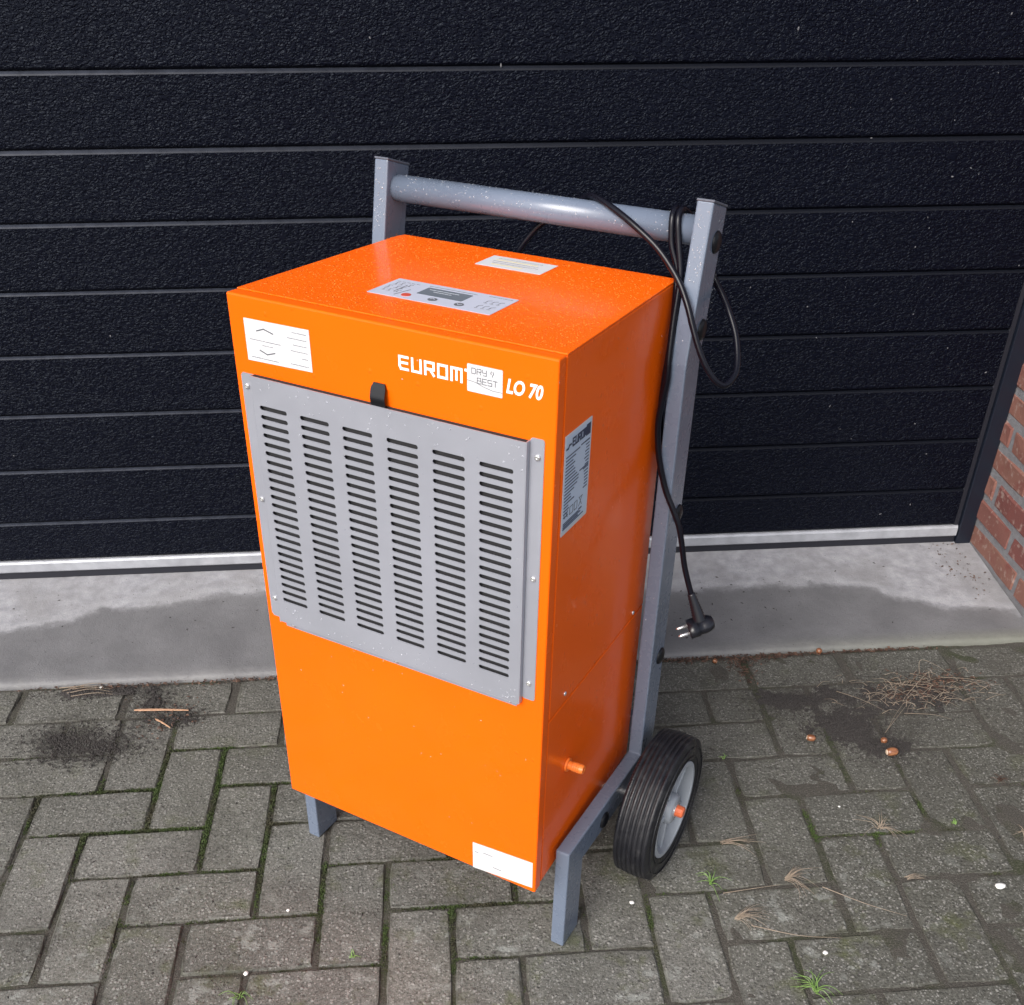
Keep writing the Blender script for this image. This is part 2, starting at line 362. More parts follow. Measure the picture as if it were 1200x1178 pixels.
# ---- pavement: bedding sheet with every paver a child
SX, X0, SY = .1082, -.0555, .106
def gx(i): return X0 + SX*i
def gy(j): return -(j+.63)*SY
N = 200; v = []; f = []
xs = [-2.6 + 5.2*i/260 for i in range(261)]; ys = [-.37 - 2.6*j/130 for j in range(131)]
for y in ys:
    for x in xs: v.append((x, y, -.0044 + .0022*min(1, max(0, (x-.05)*1.6)) + .0034*noise.noise(Vector((x*16, y*16, 0))) + .0016*noise.noise(Vector((x*90, y*90, 3)))))
for j in range(130):
    for i in range(260): a = j*261+i; f.append((a, a+261, a+262, a+1))
pavement = obj('pavement', mesh('pavement', v, f), M_BED, None, True)
tag(pavement, kind='structure')
def paver_me(L, W, seed, name='paver'):
    rr_ = random.Random(seed); bm = box_bm(-L/2, L/2, -W/2, W/2, -.055, 0)
    top = [e for e in bm.edges if all(v_.co.z > -.001 for v_ in e.verts)]
    bmesh.ops.bevel(bm, geom=top, offset=.0028, segments=1, affect='EDGES', profile=.5)
    long_e = [e for e in bm.edges if e.calc_length() > .08 and all(v_.co.z > -.02 for v_ in e.verts)]
    bmesh.ops.subdivide_edges(bm, edges=long_e, cuts=3, use_grid_fill=True)
    for v_ in bm.verts:
        if v_.co.z > -.02:
            v_.co.x += rr_.uniform(-.0015, .0015); v_.co.y += rr_.uniform(-.0015, .0015)
            v_.co.z += rr_.uniform(-.0005, .0004) + (rr_.uniform(-.0012, 0) if v_.co.z < -.001 else 0)
        if v_.co.z > -.02 and abs(abs(v_.co.x)-L/2) < .006 and abs(abs(v_.co.y)-W/2) < .006:
            k = rr_.uniform(.0, .0022); v_.co.x -= math.copysign(k, v_.co.x); v_.co.y -= math.copysign(k, v_.co.y); v_.co.z -= rr_.uniform(0, .0012)
    return from_bm(name, bm)
full = [paver_me(.2065, .1015, 40+k) for k in range(8)]
half = [paver_me(.1015, .1015, 60+k) for k in range(3)]
slots = []
for j in range(4, 24):
    for i in range(-24, 26):
        if (i - j) % 4 == 3:      # horizontal paver
            slots.append((gx(i)+SX, (gy(j)+gy(j+1))/2, 0, 1))
        if (i - j) % 4 == 2:      # vertical paver
            slots.append((gx(i)+SX/2, gy(j)-SY, 90, 1))
for i in range(-24, 26):          # cut halves against the kerb course
    if (i-3) % 4 == 2: slots.append((gx(i)+SX/2, (gy(4)+gy(5))/2, 0, 0))
cj = [-2.02, -1.805, -1.588, -1.37, -1.152, -.932, -.714, -.494, -.276, -.058, .160, .377, .594, .806, 1.043, 1.262, 1.48, 1.70, 1.92]
for a, b in zip(cj[:-1], cj[1:]): slots.append(((a+b)/2, -.4365, 0, (b-a)/.2182))
camxy = Vector((0.0, -.8))
slots = [s for s in slots if abs(s[0]) < 2.3]
slots.sort(key=lambda s: (Vector(s[:2])-camxy).length)
rest_bm = bmesh.new(); np_ = 0
def slope(x, y): return 0.0
for x, y, a, k in slots:
    me = rnd.choice(full) if k else rnd.choice(half)
    mtx = Matrix.Translation((x+rnd.uniform(-.001, .001), y+rnd.uniform(-.0008, .0008), rnd.uniform(-.0016, .0004))) @ \
          Matrix.Rotation(R(a + rnd.uniform(-.5, .5) + rnd.choice((0, 180))), 4, 'Z') @ Matrix.Rotation(rnd.uniform(-.006, .006), 4, 'X') @ Matrix.Rotation(rnd.uniform(-.004, .004), 4, 'Y')
    if k and k != 1: mtx = mtx @ Matrix.Diagonal((k*.985, 1.03, 1, 1))
    if np_ < 298:
        o = obj('paver', me, None, pavement); o.data.materials.clear() if False else None
        if not me.materials: me.materials.append(M_PAV)
        o.matrix_world = mtx; np_ += 1
    else:
        t_ = me.copy(); t_.transform(mtx); rest_bm.from_mesh(t_); bpy.data.meshes.remove(t_)
o = obj('far_pavers', from_bm('far_pavers', rest_bm), M_PAV, pavement); tag(o, kind='stuff')

# ---- concrete threshold
v = []; f = []; nx = 260
prof = [(.06, .037), (0, .0340), (-.05, .0305), (-.10, .0270), (-.15, .0235), (-.20, .0205), (-.25, .0175), (-.30, .0150), (-.350, .0125), (-.368, .0105), (-.3755, .006), (-.377, -.004), (-.376, -.06)]
for i in range(nx+1):
    x = -2.6 + (1.262+2.6)*i/nx
    for k, (y, z) in enumerate(prof):
        jit = .0016*noise.noise(Vector((x*30, k*3.1, 0))) + .003*noise.noise(Vector((x*6, 0, 5)))
        edge = 1.0 if k >= 8 else 0.0
        slant = -.006*(x/1.2)
        v.append((x, y + edge*jit + (slant if k > 0 else 0)*0, z + (.0008*noise.noise(Vector((x*14, y*14, 2))) if k < 9 else 0)))
m_ = len(prof)
for i in range(nx):
    for k in range(m_-1): a = i*m_+k; f.append((a, a+1, a+m_+1, a+m_))
thr = obj('concrete_threshold', mesh('concrete_threshold', v, f), M_THR, None, True); tag(thr, kind='structure')

# ---- garage door
XL, XR = -2.6, 1.2100
gd = bpy.data.objects.new('garage_door', None); gd.location = (0, 0, .0); col.objects.link(gd)
tag(gd, 'black embossed sectional garage door with horizontal grooves above the concrete threshold', 'garage door')
def prof_x(name, prof, material, parent, x0=XL, x1=XR, bev=0):
    return obj(name, from_bm(name, prism_bm(prof, 'x', x0, x1, bev)), material, parent)
def panel_prof(z0, z1, wide):
    b = wide
    return [(.0062, z0), (.0020, z0+.0030), (.0004, z0+.0055), (0, z0+.0085), (0, z1-b-.0035), (.0009, z1-b-.0008), (.0062, z1-.0004), (.040, z1-.0004), (.040, z0)]
gz = [.0825] + [.182+.1296*k for k in range(16)]
wides = [.0018, .0020, .0021, .0021, .0023, .0032, .0042, .0038, .0018] + [.0025]*10
for k in range(15):
    dp = prof_x('door_panel', panel_prof(gz[k]+(.0002 if k else 0), gz[k+1], wides[k]), M_DOOR, gd)
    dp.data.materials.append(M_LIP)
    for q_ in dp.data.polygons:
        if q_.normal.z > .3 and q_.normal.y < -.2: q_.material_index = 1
prof_x('bottom_rail', [(-.001, .0530), (-.003, .056), (-.003, .076), (.0005, .0795), (.0005, .0822), (.040, .0822), (.040, .0530)], M_ALU, gd, XL, XR+.012)
prof_x('rubber_seal', [(.004, .0300), (.002, .0350), (.003, .0525), (.035, .0525), (.033, .0300)], M_SEAL, gd, XL, XR+.010)
# door frame: jamb beside the brick
jf = bpy.data.objects.new('door_frame', None); jf.location = (1.235, 0, 0); col.objects.link(jf)
tag(jf, 'dark blue steel jamb between the garage door and the brick reveal', 'door frame')
def jbox(name, *a, mt=M_JAMB, bev=.001):
    o_ = box(name, *a, mt, None, bev); o_.parent = jf; o_.matrix_parent_inverse = Matrix.Translation((-1.235, 0, 0)); return o_
jbox('jamb', 1.2245, 1.2615, -.006, .06, .0145, 2.25)
jbox('rubber_seal', 1.2105, 1.2240, .002, .03, .0145, 2.25, mt=M_SEAL, bev=.002)
jbox('rubber_seal', XL, 1.2240, -.004, .05, 2.13, 2.25, mt=M_JAMB)
# dried specks on the dark door
v = []; f = []
for k in range(64):
    x = rnd.uniform(.75, 1.2) if k % 2 else rnd.uniform(-1.0, 1.2); z = rnd.uniform(.12, 1.2); s = rnd.uniform(.0005, .0017); a = rnd.uniform(0, 6.3); e = rnd.uniform(1, 2.6); b = len(v)
    for q in range(6):
        t = q*math.pi/3; dx, dz = math.cos(t)*s*e, math.sin(t)*s; v.append((x+dx*math.cos(a)-dz*math.sin(a), -.0004, z+dx*math.sin(a)+dz*math.cos(a)))
    v.append((x, -.0009, z))
    for q in range(6): f.append((b+q, b+(q+1) % 6, b+6))
o = obj('dried_specks', mesh('specks', v, f), M_SPECK, gd); tag(o, kind='stuff')

# ---- brick wall: reveal and facade corner
bw = bpy.data.objects.new('brick_wall', None); bw.location = (1.48, -.2, 0); col.objects.link(bw)
tag(bw, 'red brick reveal with grey mortar to the right of the black door', 'wall')
def toB(o_): o_.parent = bw; o_.matrix_parent_inverse = Matrix.Translation((-1.48, .2, 0)); return o_
toB(box('mortar', 1.2635, 1.98, -.392, .10, -.05, 2.28, M_MORTAR))
def brick_me(lx, ly, lz, seed):
    rr_ = random.Random(seed); bm = box_bm(-lx/2, lx/2, -ly/2, ly/2, -lz/2, lz/2, .005, 1)
    bmesh.ops.subdivide_edges(bm, edges=[e for e in bm.edges if e.calc_length() > .08], cuts=2, use_grid_fill=True)
    for v_ in bm.verts: v_.co += Vector((rr_.uniform(-.002, .002), rr_.uniform(-.002, .002), rr_.uniform(-.002, .002)))
    me = from_bm('brick', bm); me.materials.append(M_BRICK); return me
bcache = {}
def brick(x0, x1, y0, y1, z0, z1, tilt=0):
    key = (round(x1-x0, 3), round(y1-y0, 3), rnd.randint(0, 2))
    if key not in bcache: bcache[key] = brick_me(x1-x0, y1-y0, z1-z0, hash(key) & 999)
    o_ = obj('brick', bcache[key], None, None); o_.location = ((x0+x1)/2, (y0+y1)/2, (z0+z1)/2 + rnd.uniform(-.001, .001)); o_.rotation_euler = (rnd.uniform(-.012, .012), 0, rnd.uniform(-.01, .01)); toB(o_)
CH = .0682
for k in range(33):
    z0 = .0325 + CH*k; z1 = z0 + .0540
    # reveal (x = 1.261), going out from the door
    if k == 0: cuts = [.06, -.236, -.244-.157]
    else: cuts = [.06, -.166, -.401] if k % 2 else [.06, -.050, -.285, -.401]
    prev = cuts[0]
    for c_ in cuts[1:]:
        last = c_ == cuts[-1]
        brick(1.2605+rnd.uniform(-.001, .001), 1.2605+(.21 if last and k % 2 else .10), c_ + (0 if last else .0055), prev - .0055, z0, z1); prev = c_
    # facade (y = -.40) to the right of the corner
    x = 1.2605 + (.21 if k % 2 else .10) + .011
    while x < 1.95:
        brick(x, min(x+.21, 1.985), -.401, -.301, z0, z1); x += .221

# ================================================================== DEHUMIDIFIER
MA, TA = -.5796, .0479
eu = Vector((math.cos(MA), math.sin(MA), 0)); ev0 = Vector((-math.sin(MA), math.cos(MA), 0)); zz = Vector((0, 0, 1))
ev = ev0*math.cos(TA) - zz*math.sin(TA); en = zz*math.cos(TA) + ev0*math.sin(TA)
DH = bpy.data.objects.new('dehumidifier', None); col.objects.link(DH)
DH.matrix_world = M4(eu, ev, en, (-.3133, -.9021, .0026))
tag(DH, 'orange wheeled building dehumidifier with grey tube frame standing on the pavers before the black door', 'dehumidifier')
W, D, ZB, ZT = .4539, .3612, .164, .9666
def wx(v_): return .0115*v_/D          # body narrows slightly to the back
def ring_prism(name, v0, v1, z0, z1, material, parent, inset=0, bev=.0022, seg=2, smooth=True):
    a, b = wx(max(v0, 0))+inset, wx(v1)+inset
    bm = prism_bm([(a, v0), (W-a, v0), (W-b, v1), (b, v1)], 'z', z0, z1, bev, seg)
    o_ = obj(name, from_bm(name, bm), material, parent, False)
    return o_
ring_prism('rear_panel', .020, D, ZB+.004, .4700, M_OR, DH, .0004)
ring_prism('side_panel', .020, D, .4716, ZT-.0022, M_OR, DH, 0)
ring_prism('inner_body', .012, D-.01, ZB+.012, ZT-.012, M_ORSEAM, DH, .008)
fp = ring_prism('front_panel', 0, .0186, ZB, ZT-.0006, M_OR, DH, 0, .0024, 3)
# lid sheet with its front lip behind the front panel
bm = prism_bm([(.0002, .0200), (W-.0002, .0200), (W-.0115, D-.012), (W-.0165, D+.001), (.0165, D+.001), (.0115, D-.012)], 'z', ZT-.0022, ZT+.0002, .0009)
lid = obj('lid', from_bm('lid', bm), M_LID, DH)
# thin bright folded edges
def face_front(o_, off=0.0): o_.matrix_local = M4((1, 0, 0), (0, 0, 1), (0, -1, 0), (0, -off, 0))
def face_top(o_, off=0.0): o_.matrix_local = M4((1, 0, 0), (0, 1, 0), (0, 0, 1), (0, 0, ZT+.0002+off))
def side_m(off=0.0):
    d = Vector((-.0115, D, 0)).normalized(); n = Vector((d.y, -d.x, 0)); return M4(d, (0, 0, 1), n, Vector((W, 0, 0)) + n*off)
def face_side(o_, off=0.0): o_.matrix_local = side_m(off)
def plate(name, poly, thick, material, placer, off, parent=DH):
    me = from_bm(name, prism_bm(poly, 'z', 0, thick)); o_ = obj(name, me, material, parent); placer(o_, off); return o_
def rect(a, b, c, d): return [(a, c), (b, c), (b, d), (a, d)]
def rrect(a, b, c, d, r, n=4):
    P = []
    for cx, cy, s in ((b-r, c+r, -90), (b-r, d-r, 0), (a+r, d-r, 90), (a+r, c+r, 180)):
        for k in range(n+1): t = R(s + 90*k/n); P.append((cx+r*math.cos(t), cy+r*math.sin(t)))
    return P
def printed(name, me, material, parent, z=.0004):
    o_ = obj(name, me, material, parent); o_.location = (0, 0, z); return o_

# ---- stickers on the front
st = plate('sticker', [(.024, .887), (.124, .8895), (.1235, .9405), (.024, .939)], .0003, M_WHITE, face_front, .0003)
L = [[(.043, .926), (.054, .9298), (.068, .9262)], [(.045, .9025), (.056, .8988), (.068, .9025)]]
for l_ in L: printed('chevron_mark', strokes_me([l_], .0015), M_PRINT, st)
L = []
def dashes(x0, x1, y, L_, mn=.0012, mx=.0045, gap=.0009):
    x = x0
    while x < x1:
        e = min(x1, x + rnd.uniform(mn, mx)); L_.append([(x, y), (e, y)]); x = e + gap + rnd.uniform(0, .0008)
dashes(.031, .078, .9145, L, .002, .006); dashes(.050, .066, .9092, L)
for x, y in ((.098, .9335), (.090, .926), (.098, .9185), (.094, .911), (.110, .9035)): dashes(x, .1185, y, L)
dashes(.031, .072, .8925, L); dashes(.092, .1185, .8945, L)
printed('print', strokes_me(L, .0009), mat('faint_print', (.20, .21, .23), .6), st)
# lettering E U R O M
def letters(x, y, h, w_, gap):
    e, m_, t = h/2, 0, h; q = []
    def add(pl):
        nonlocal x
        q.extend([[(x+a*w_, y+b*h) for a, b in L_] for L_ in pl])
    add([[(1, 1), (.0, 1), (.0, .22), (.16, 0), (1, 0)], [(0, .52), (.92, .52)]]); x += w_+gap
    add([[(0, 1), (0, .0), (1, .0), (1, 1)]]); x += w_+gap
    add([[(0, 0), (0, 1), (1, 1), (1, .45), (.12, .45)], [(.55, .45), (1, 0)]]); x += w_+gap
    add([[(0, 0), (0, 1), (1, 1), (1, 0), (0, 0)]]); x += w_+gap
    add([[(0, 0), (0, 1), (1.15, 1), (1.15, 0)], [(.57, 1), (.57, .12)]]); x += w_*1.15+gap
    return q, x
q, xe = letters(.2515, .9190, .0140, .0112, .0062)
lt = obj('lettering', strokes_me(q + [[(.3395, .9335), (.3398, .9335)]], .0030), M_LOGO, DH); face_front(lt, .0003)
ds = plate('sticker', rrect(.3415, .3865, .9105, .9418, .0012, 2), .0003, M_WHITE, face_front, .0003)
def techno(s, x, y, h, w_, gap):
    T = {'D': [[(0, 0), (0, 1), (.8, 1), (1, .8), (1, .2), (.8, 0), (0, 0)]], 'R': [[(0, 0), (0, 1), (1, 1), (1, .5), (0, .5)], [(.6, .5), (1, 0)]], 'Y': [[(0, 1), (0, .5), (1, .5), (1, 1)], [(1, .5), (1, 0), (.2, 0)]],
         'B': [[(0, 0), (0, 1), (.9, 1), (.9, .5), (0, .5)], [(.9, .5), (1, .4), (1, 0), (0, 0)]], 'E': [[(1, 1), (0, 1), (0, 0), (1, 0)], [(0, .5), (.9, .5)]], 'S': [[(1, 1), (0, 1), (0, .5), (1, .5), (1, 0), (0, 0)]], 'T': [[(0, 1), (1, 1)], [(.5, 1), (.5, 0)]]}
    o_ = []
    for ch in s: o_ += [[(x+a*w_, y+b*h) for a, b in L_] for L_ in T[ch]]; x += w_+gap
    return o_
L = techno('DRY', .3475, .9315, .0062, .0050, .0018) + techno('BEST', .3545, .9215, .0062, .0050, .0018)
L += [[(.3722, .9345), (.3715, .9360), (.3725, .9378)], [(.3745, .9378), (.3752, .9355), (.3740, .9335), (.3738, .9322)]]
printed('print', strokes_me(L, .0008), M_PRINT, ds)
printed('print', strokes_me([[(.3420, .9232), (.352, .9222), (.362, .9190), (.374, .9165), (.3860, .9165)]], .0005), M_PRINT, ds, .0005)
me = text_me('LO 70', .0222, .22, .0007); lo = obj('lettering', me, M_LOGO, DH)
me.update(); xs_ = [v_.co.x for v_ in me.vertices]; k_ = .0455/(max(xs_)-min(xs_))
lo.matrix_local = M4((1, 0, 0), (0, 0, 1), (0, -1, 0), (.3905, -.0004, .9185)) @ Matrix.Diagonal((k_, 1, 1, 1))
# bottom sticker (a little askew)
bs = plate('sticker', [(.348, .1645), (.4495, .1735), (.4485, .2245), (.3475, .2165)], .0003, M_WHITE, face_front, .0003)
for l_ in ([(.366, .2030), (.381, .2035)], [(.352, .199), (.357, .1992)], [(.383, .1815), (.396, .1815)]): printed('print', strokes_me([l_], .0010), M_PRINT, bs)

# ---- grille: raised plate with real slots, flanges, screws
gp = bpy.data.objects.new('intake_grille', None); gp.parent = DH; col.objects.link(gp)
gp['label'] = 'silver slotted intake grille screwed to the orange front'
VP = -.0085
loops = [rect(.0310, .4215, .509, .8700)]
cols = [(.0410, .0840), (.1045, .1490), (.1690, .2135), (.2340, .2785), (.2985, .3430), (.3622, .4070)]
for a, b in cols:
    for k in range(24):
        z = .8312 - .01232*k; h = .0029
        loops.append(rrect(a, b, z-h, z+h, h*.97, 3)[::-1])
me = curve2d(loops, .0012); pl = obj('slotted_plate', me, M_GRILLE, gp); pl.matrix_local = M4((1, 0, 0), (0, 0, 1), (0, -1, 0), (0, VP, 0))
# folded sides of the plate (right side shows a stepped fold)
box('fold', .4216, .4230, VP-.0006, -.0012, .509, .8705, M_GRILLE, gp)
box('fold', .0296, .0309, VP-.0006, -.0012, .506, .8695, M_GRILLE, gp)
box('fold', .0310, .4215, VP-.0006, -.0012, .5076, .5089, M_GRILLE, gp)
def fl(poly): o_ = obj('flange', from_bm('flange', prism_bm(poly, 'z', 0, .0011)), M_GRILLE, gp); face_front(o_, .0001)
fl(rrect(.4231, .4410, .5150, .8740, .0035))
fl([(.0090, .5120), (.0125, .5075), (.0295, .5075), (.0295, .8690), (.0120, .8690), (.0090, .8655)])
fl([(.0340, .4965), (.4150, .4975), (.4150, .5075), (.0305, .5075), (.0305, .5030), (.0340, .5020)])
box('filter', .0312, .4213, -.0034, -.0008, .5092, .8698, M_DARK, gp)
def screw_me(r, h, nm='screw'):
    v_, f_ = lathe([(0, r), (h*.35, r), (h*.75, r*.82), (h, r*.45), (h*.8, r*.28), (h*.75, .0001)], (0, 0, 0), (0, 0, 1), 14); return mesh(nm, v_, f_)
sm = screw_me(.0040, .0026); sm.materials.append(M_STEEL)
for p in sm.polygons: p.use_smooth = True
for a, b in ((.0175, .852), (.0185, .695), (.0190, .539), (.048, .5025), (.227, .5030), (.4055, .5035), (.4330, .852), (.4330, .696), (.4320, .541)):
    s_ = obj('screw', sm, None, gp); s_.matrix_local = M4((1, 0, 0), (0, 0, 1), (0, -1, 0), (a, -.0013, b))
# black strap over the grille edge
sp = smooth_path([(.2225, -.0016, .896), (.2230, -.0060, .887), (.2240, -.0090, .878), (.2240, -.0060, .868), (.2240, -.0030, .860)], 5)
v_ = []; f_ = []
for i, p_ in enumerate(sp):
    hw = .0102 if i > 2 else .0102*(.78+.07*i)
    v_ += [p_+Vector((-hw, -.0008, 0)), p_+Vector((hw, -.0008, 0)), p_+Vector((hw, .0008, 0)), p_+Vector((-hw, .0008, 0))]
    if i: b = 4*i; f_ += [(b-4+k, b-4+(k+1) % 4, b+(k+1) % 4, b+k) for k in range(4)]
f_ += [(0, 1, 2, 3), tuple(len(v_)-4+k for k in (3, 2, 1, 0))]
obj('filter_strap', mesh('filter_strap', v_, f_), M_RUB, DH)

# ---- things on the lid
cp = plate('control_panel', rrect(.1435, .3170, .0905, .1620, .0015, 2), .0004, M_LAV, face_top, .0002)
d_ = obj('display', from_bm('display', prism_bm(rrect(.1980, .2620, .1170, .1465, .0015, 2), 'z', .0004, .0007)), M_LCD, cp)
L = []; dashes(.214, .240, .1320, L, .002, .005); dashes(.205, .246, .1385, L, .001, .003); printed('print', strokes_me(L, .0009), mat('lcd_digits', (.42, .45, .5), .4), cp, .0009)
def disc(name, x, y, r, material, par, z0=.0004, z1=.0009):
    o_ = obj(name, from_bm(name, prism_bm([(x+r*math.cos(t*math.pi/10), y+r*math.sin(t*math.pi/10)) for t in range(20)], 'z', z0, z1)), material, par); return o_
disc('button', .1915, .1050, .0062, M_RED, cp); disc('button', .2290, .1055, .0060, M_PRINT, cp); disc('button', .2662, .1055, .0060, M_PRINT, cp)
L = [[(.2262, .1055), (.229, .1085), (.2318, .1055)], [(.2634, .1065), (.2662, .1035), (.269, .1065)]]
for l_ in L: printed('button_mark', strokes_me([l_], .0011), M_LAV, cp, .0011)
L = []
for k in range(9):
    x = .150 + .0062*(k % 3)*1.6 + (.0 if k % 2 else .002); y = .108 + .0135*(k//3)
    if x < .19: L += [[(x, y), (x+.0045, y+.0015)], [(x+.002, y+.002), (x+.002, y+.0065)], [(x, y+.0085), (x+.005, y+.0085)]]
for k in range(6): x = .287 + .0085*(k % 3); y = .106 + .022*(k//3); L += [[(x, y), (x+.004, y)], [(x+.001, y+.003), (x+.001, y+.009)], [(x+.001, y+.009), (x+.005, y+.012)]]
for k in range(5): L.append([(.150+.007*k, .1495), (.154+.007*k, .1495)])
dashes(.280, .312, .1545, L, .001, .003); L += [[(.1780, .099), (.184, .126)], [(.1960, .1520), (.2640, .1520)], [(.1700, .1100), (.1700, .1400)]]
printed('print', strokes_me(L, .0008), M_PRINT, cp, .0005)
wl = plate('sticker', rrect(.1855, .2840, .2770, .3300, .001, 2), .0003, M_WHITE, face_top, .0002)
L = []
for y in (.319, .305, .297): dashes(.192+rnd.uniform(0, .012), .262+rnd.uniform(0, .012), y, L, .002, .006)
printed('print', strokes_me(L, .0009), M_PRINT, wl, .0004)
L = []; dashes(.200, .262, .312, L, .002, .008); dashes(.205, .25, .290, L, .002, .006); printed('print', strokes_me(L, .0016), M_YEL, wl, .0004)

# ---- right side: rating plate, screws, drain spout
rp = plate('rating_plate', rrect(.0245, .0995, .7450, .8715, .0015, 2), .0003, M_WHITE, face_side, .0003)
obj('film', from_bm('film', prism_bm(rect(.0275, .0965, .7495, .8685), 'z', .0003, .0004)), M_BLUEG, rp)
q, _ = letters(.0455, .8535, .0088, .0052, .0030); q += [[(.029, .8545), (.032, .8545)], [(.034, .8545), (.036, .8575), (.041, .8575)]]
printed('print', strokes_me(q, .0022), M_PRINTD, rp, .0006)
obj('print', from_bm('sq', prism_bm(rect(.0835, .0955, .8515, .8655), 'z', .0004, .0006)), M_PRINTD, rp)
L = []
for k in range(19):
    y = .8440 - .0042*k; wl_ = rnd.uniform(.016, .034)
    if k in (0, 8, 9): wl_ = .037
    if k > 14: wl_ = rnd.uniform(.006, .014)
    L.append([(.0295, y), (.0295+wl_, y)])
    if k < 15: L.append([(.0935-rnd.uniform(.006, .013), y+.0010), (.0940, y+.0010)])
L += [[(.071, .8455), (.094, .8455)], [(.070, .8135), (.094, .8135)]]
for k in range(5): L.append([(.0295, .7600-.0024*k), (.0295+rnd.uniform(.035, .058), .7600-.0024*k)]) if k < 4 else None
printed('print', strokes_me(L, .00125), M_PRINTD, rp, .0006)
L = [[(.034, .7745), (.031, .7715), (.031, .7685), (.034, .7660)], [(.041, .7745), (.038, .7715), (.038, .7685), (.041, .7660)], [(.038, .7700), (.0405, .7700)],
     [(.047, .766), (.047, .776), (.056, .776), (.056, .766), (.047, .766)], [(.060, .766), (.060, .776), (.068, .776), (.068, .766), (.060, .766)], [(.073, .766), (.082, .777)], [(.074, .777), (.081, .766)], [(.073, .777), (.083, .777)]]
printed('print', strokes_me(L, .0008), M_PRINT, rp, .0006)
obj('print', from_bm('bar', prism_bm(rect(.0735, .0825, .7605, .7625), 'z', .0004, .0006)), M_PRINTD, rp)
for a, b in ((.0670, .4885), (.3150, .4805)):
    s_ = obj('screw', sm, None, DH); s_.matrix_local = side_m(.0002) @ Matrix.Translation((a, b, 0)) @ Matrix.Diagonal((.85, .85, .85, 1))
v_, f_ = lathe([(0, .0105), (.003, .0105), (.0035, .0065), (.009, .0065), (.010, .0076), (.0125, .0066), (.0135, .0076), (.016, .0066), (.017, .0076), (.0195, .0066), (.0205, .0076), (.0265, .0064), (.0265, .0045), (.012, .0042)], (0, 0, 0), (0, 0, 1), 20)
sp_ = obj('drain_spout', mesh('drain_spout', v_, f_), mat('orange_spout', (.85, .20, .03), .35), DH); sp_.matrix_local = side_m(0) @ Matrix.Translation((.092, .3445, 0))

# ---- tube frame
def lv_(z): return .3255 if z < .868 else .3255 + .168*(z-.868)
PH = 1.0647
prof = [(.058, 0), (.1114, 0), (.1114, .152), (.3791, .152), (.3791, .874), (lv_(PH)+.0536, PH-.0146), (lv_(PH), PH), (.3255, .868), (.3255, .204), (.058, .204)]
def frame_side(u0, u1):
    fr = obj('frame_side', from_bm('frame_side', prism_bm(prof, 'x', u0, u1, .0022, 2)), M_FRAME, DH); return fr
FR = frame_side(W+.0032, W+.0032+.0226); FL = frame_side(-.0051-.0226, -.0051)
u_out = W+.0032+.0226
for side, x in ((FR, u_out), (FL, -.0277)):
    sg = 1 if side is FR else -1
    for z, vv in ((1.013, .3840), (.905, .3690), (.637, .3640), (.385, .3620), (.172, .1850)):
        v_, f_ = lathe([(0, .0142), (.0012, .0140), (.0035, .0120), (.0050, .0075), (.0054, .0001)], (x, vv, z), (sg, 0, 0), 24)
        obj('plug_cap', mesh('plug_cap', v_, f_), M_RUB, side, True)
    v_ = from_bm('end_cap', prism_bm([(lv_(PH)-.0006, PH-.0002), (lv_(PH)+.0542, PH-.0150), (lv_(PH)+.0545, PH-.0120), (lv_(PH)-.0003, PH+.0028)], 'x', x-sg*.0232, x+sg*.0006, .0008, 1)); obj('end_cap', v_, mat('grey_cap', (.10, .11, .14), .5), side)
HB = (.3785, 1.0250)
v_, f_ = lathe([(-.0050, .0182), (.4569, .0182)], (0, HB[0], HB[1]), (1, 0, 0), 40)
bar = obj('handle_bar', mesh('handle_bar', v_, f_), M_FRAME, DH)
for p in bar.data.polygons: p.use_smooth = len(p.vertices) == 4
# cross bars tying the two sides at the back and below
box('cross_bar', -.005, W+.003, .372, .392, .20, .24, M_FRAME, DH, .002)
box('cross_bar', -.005, W+.003, .300, .350, .1555, .1620, M_FRAME, DH, .001)
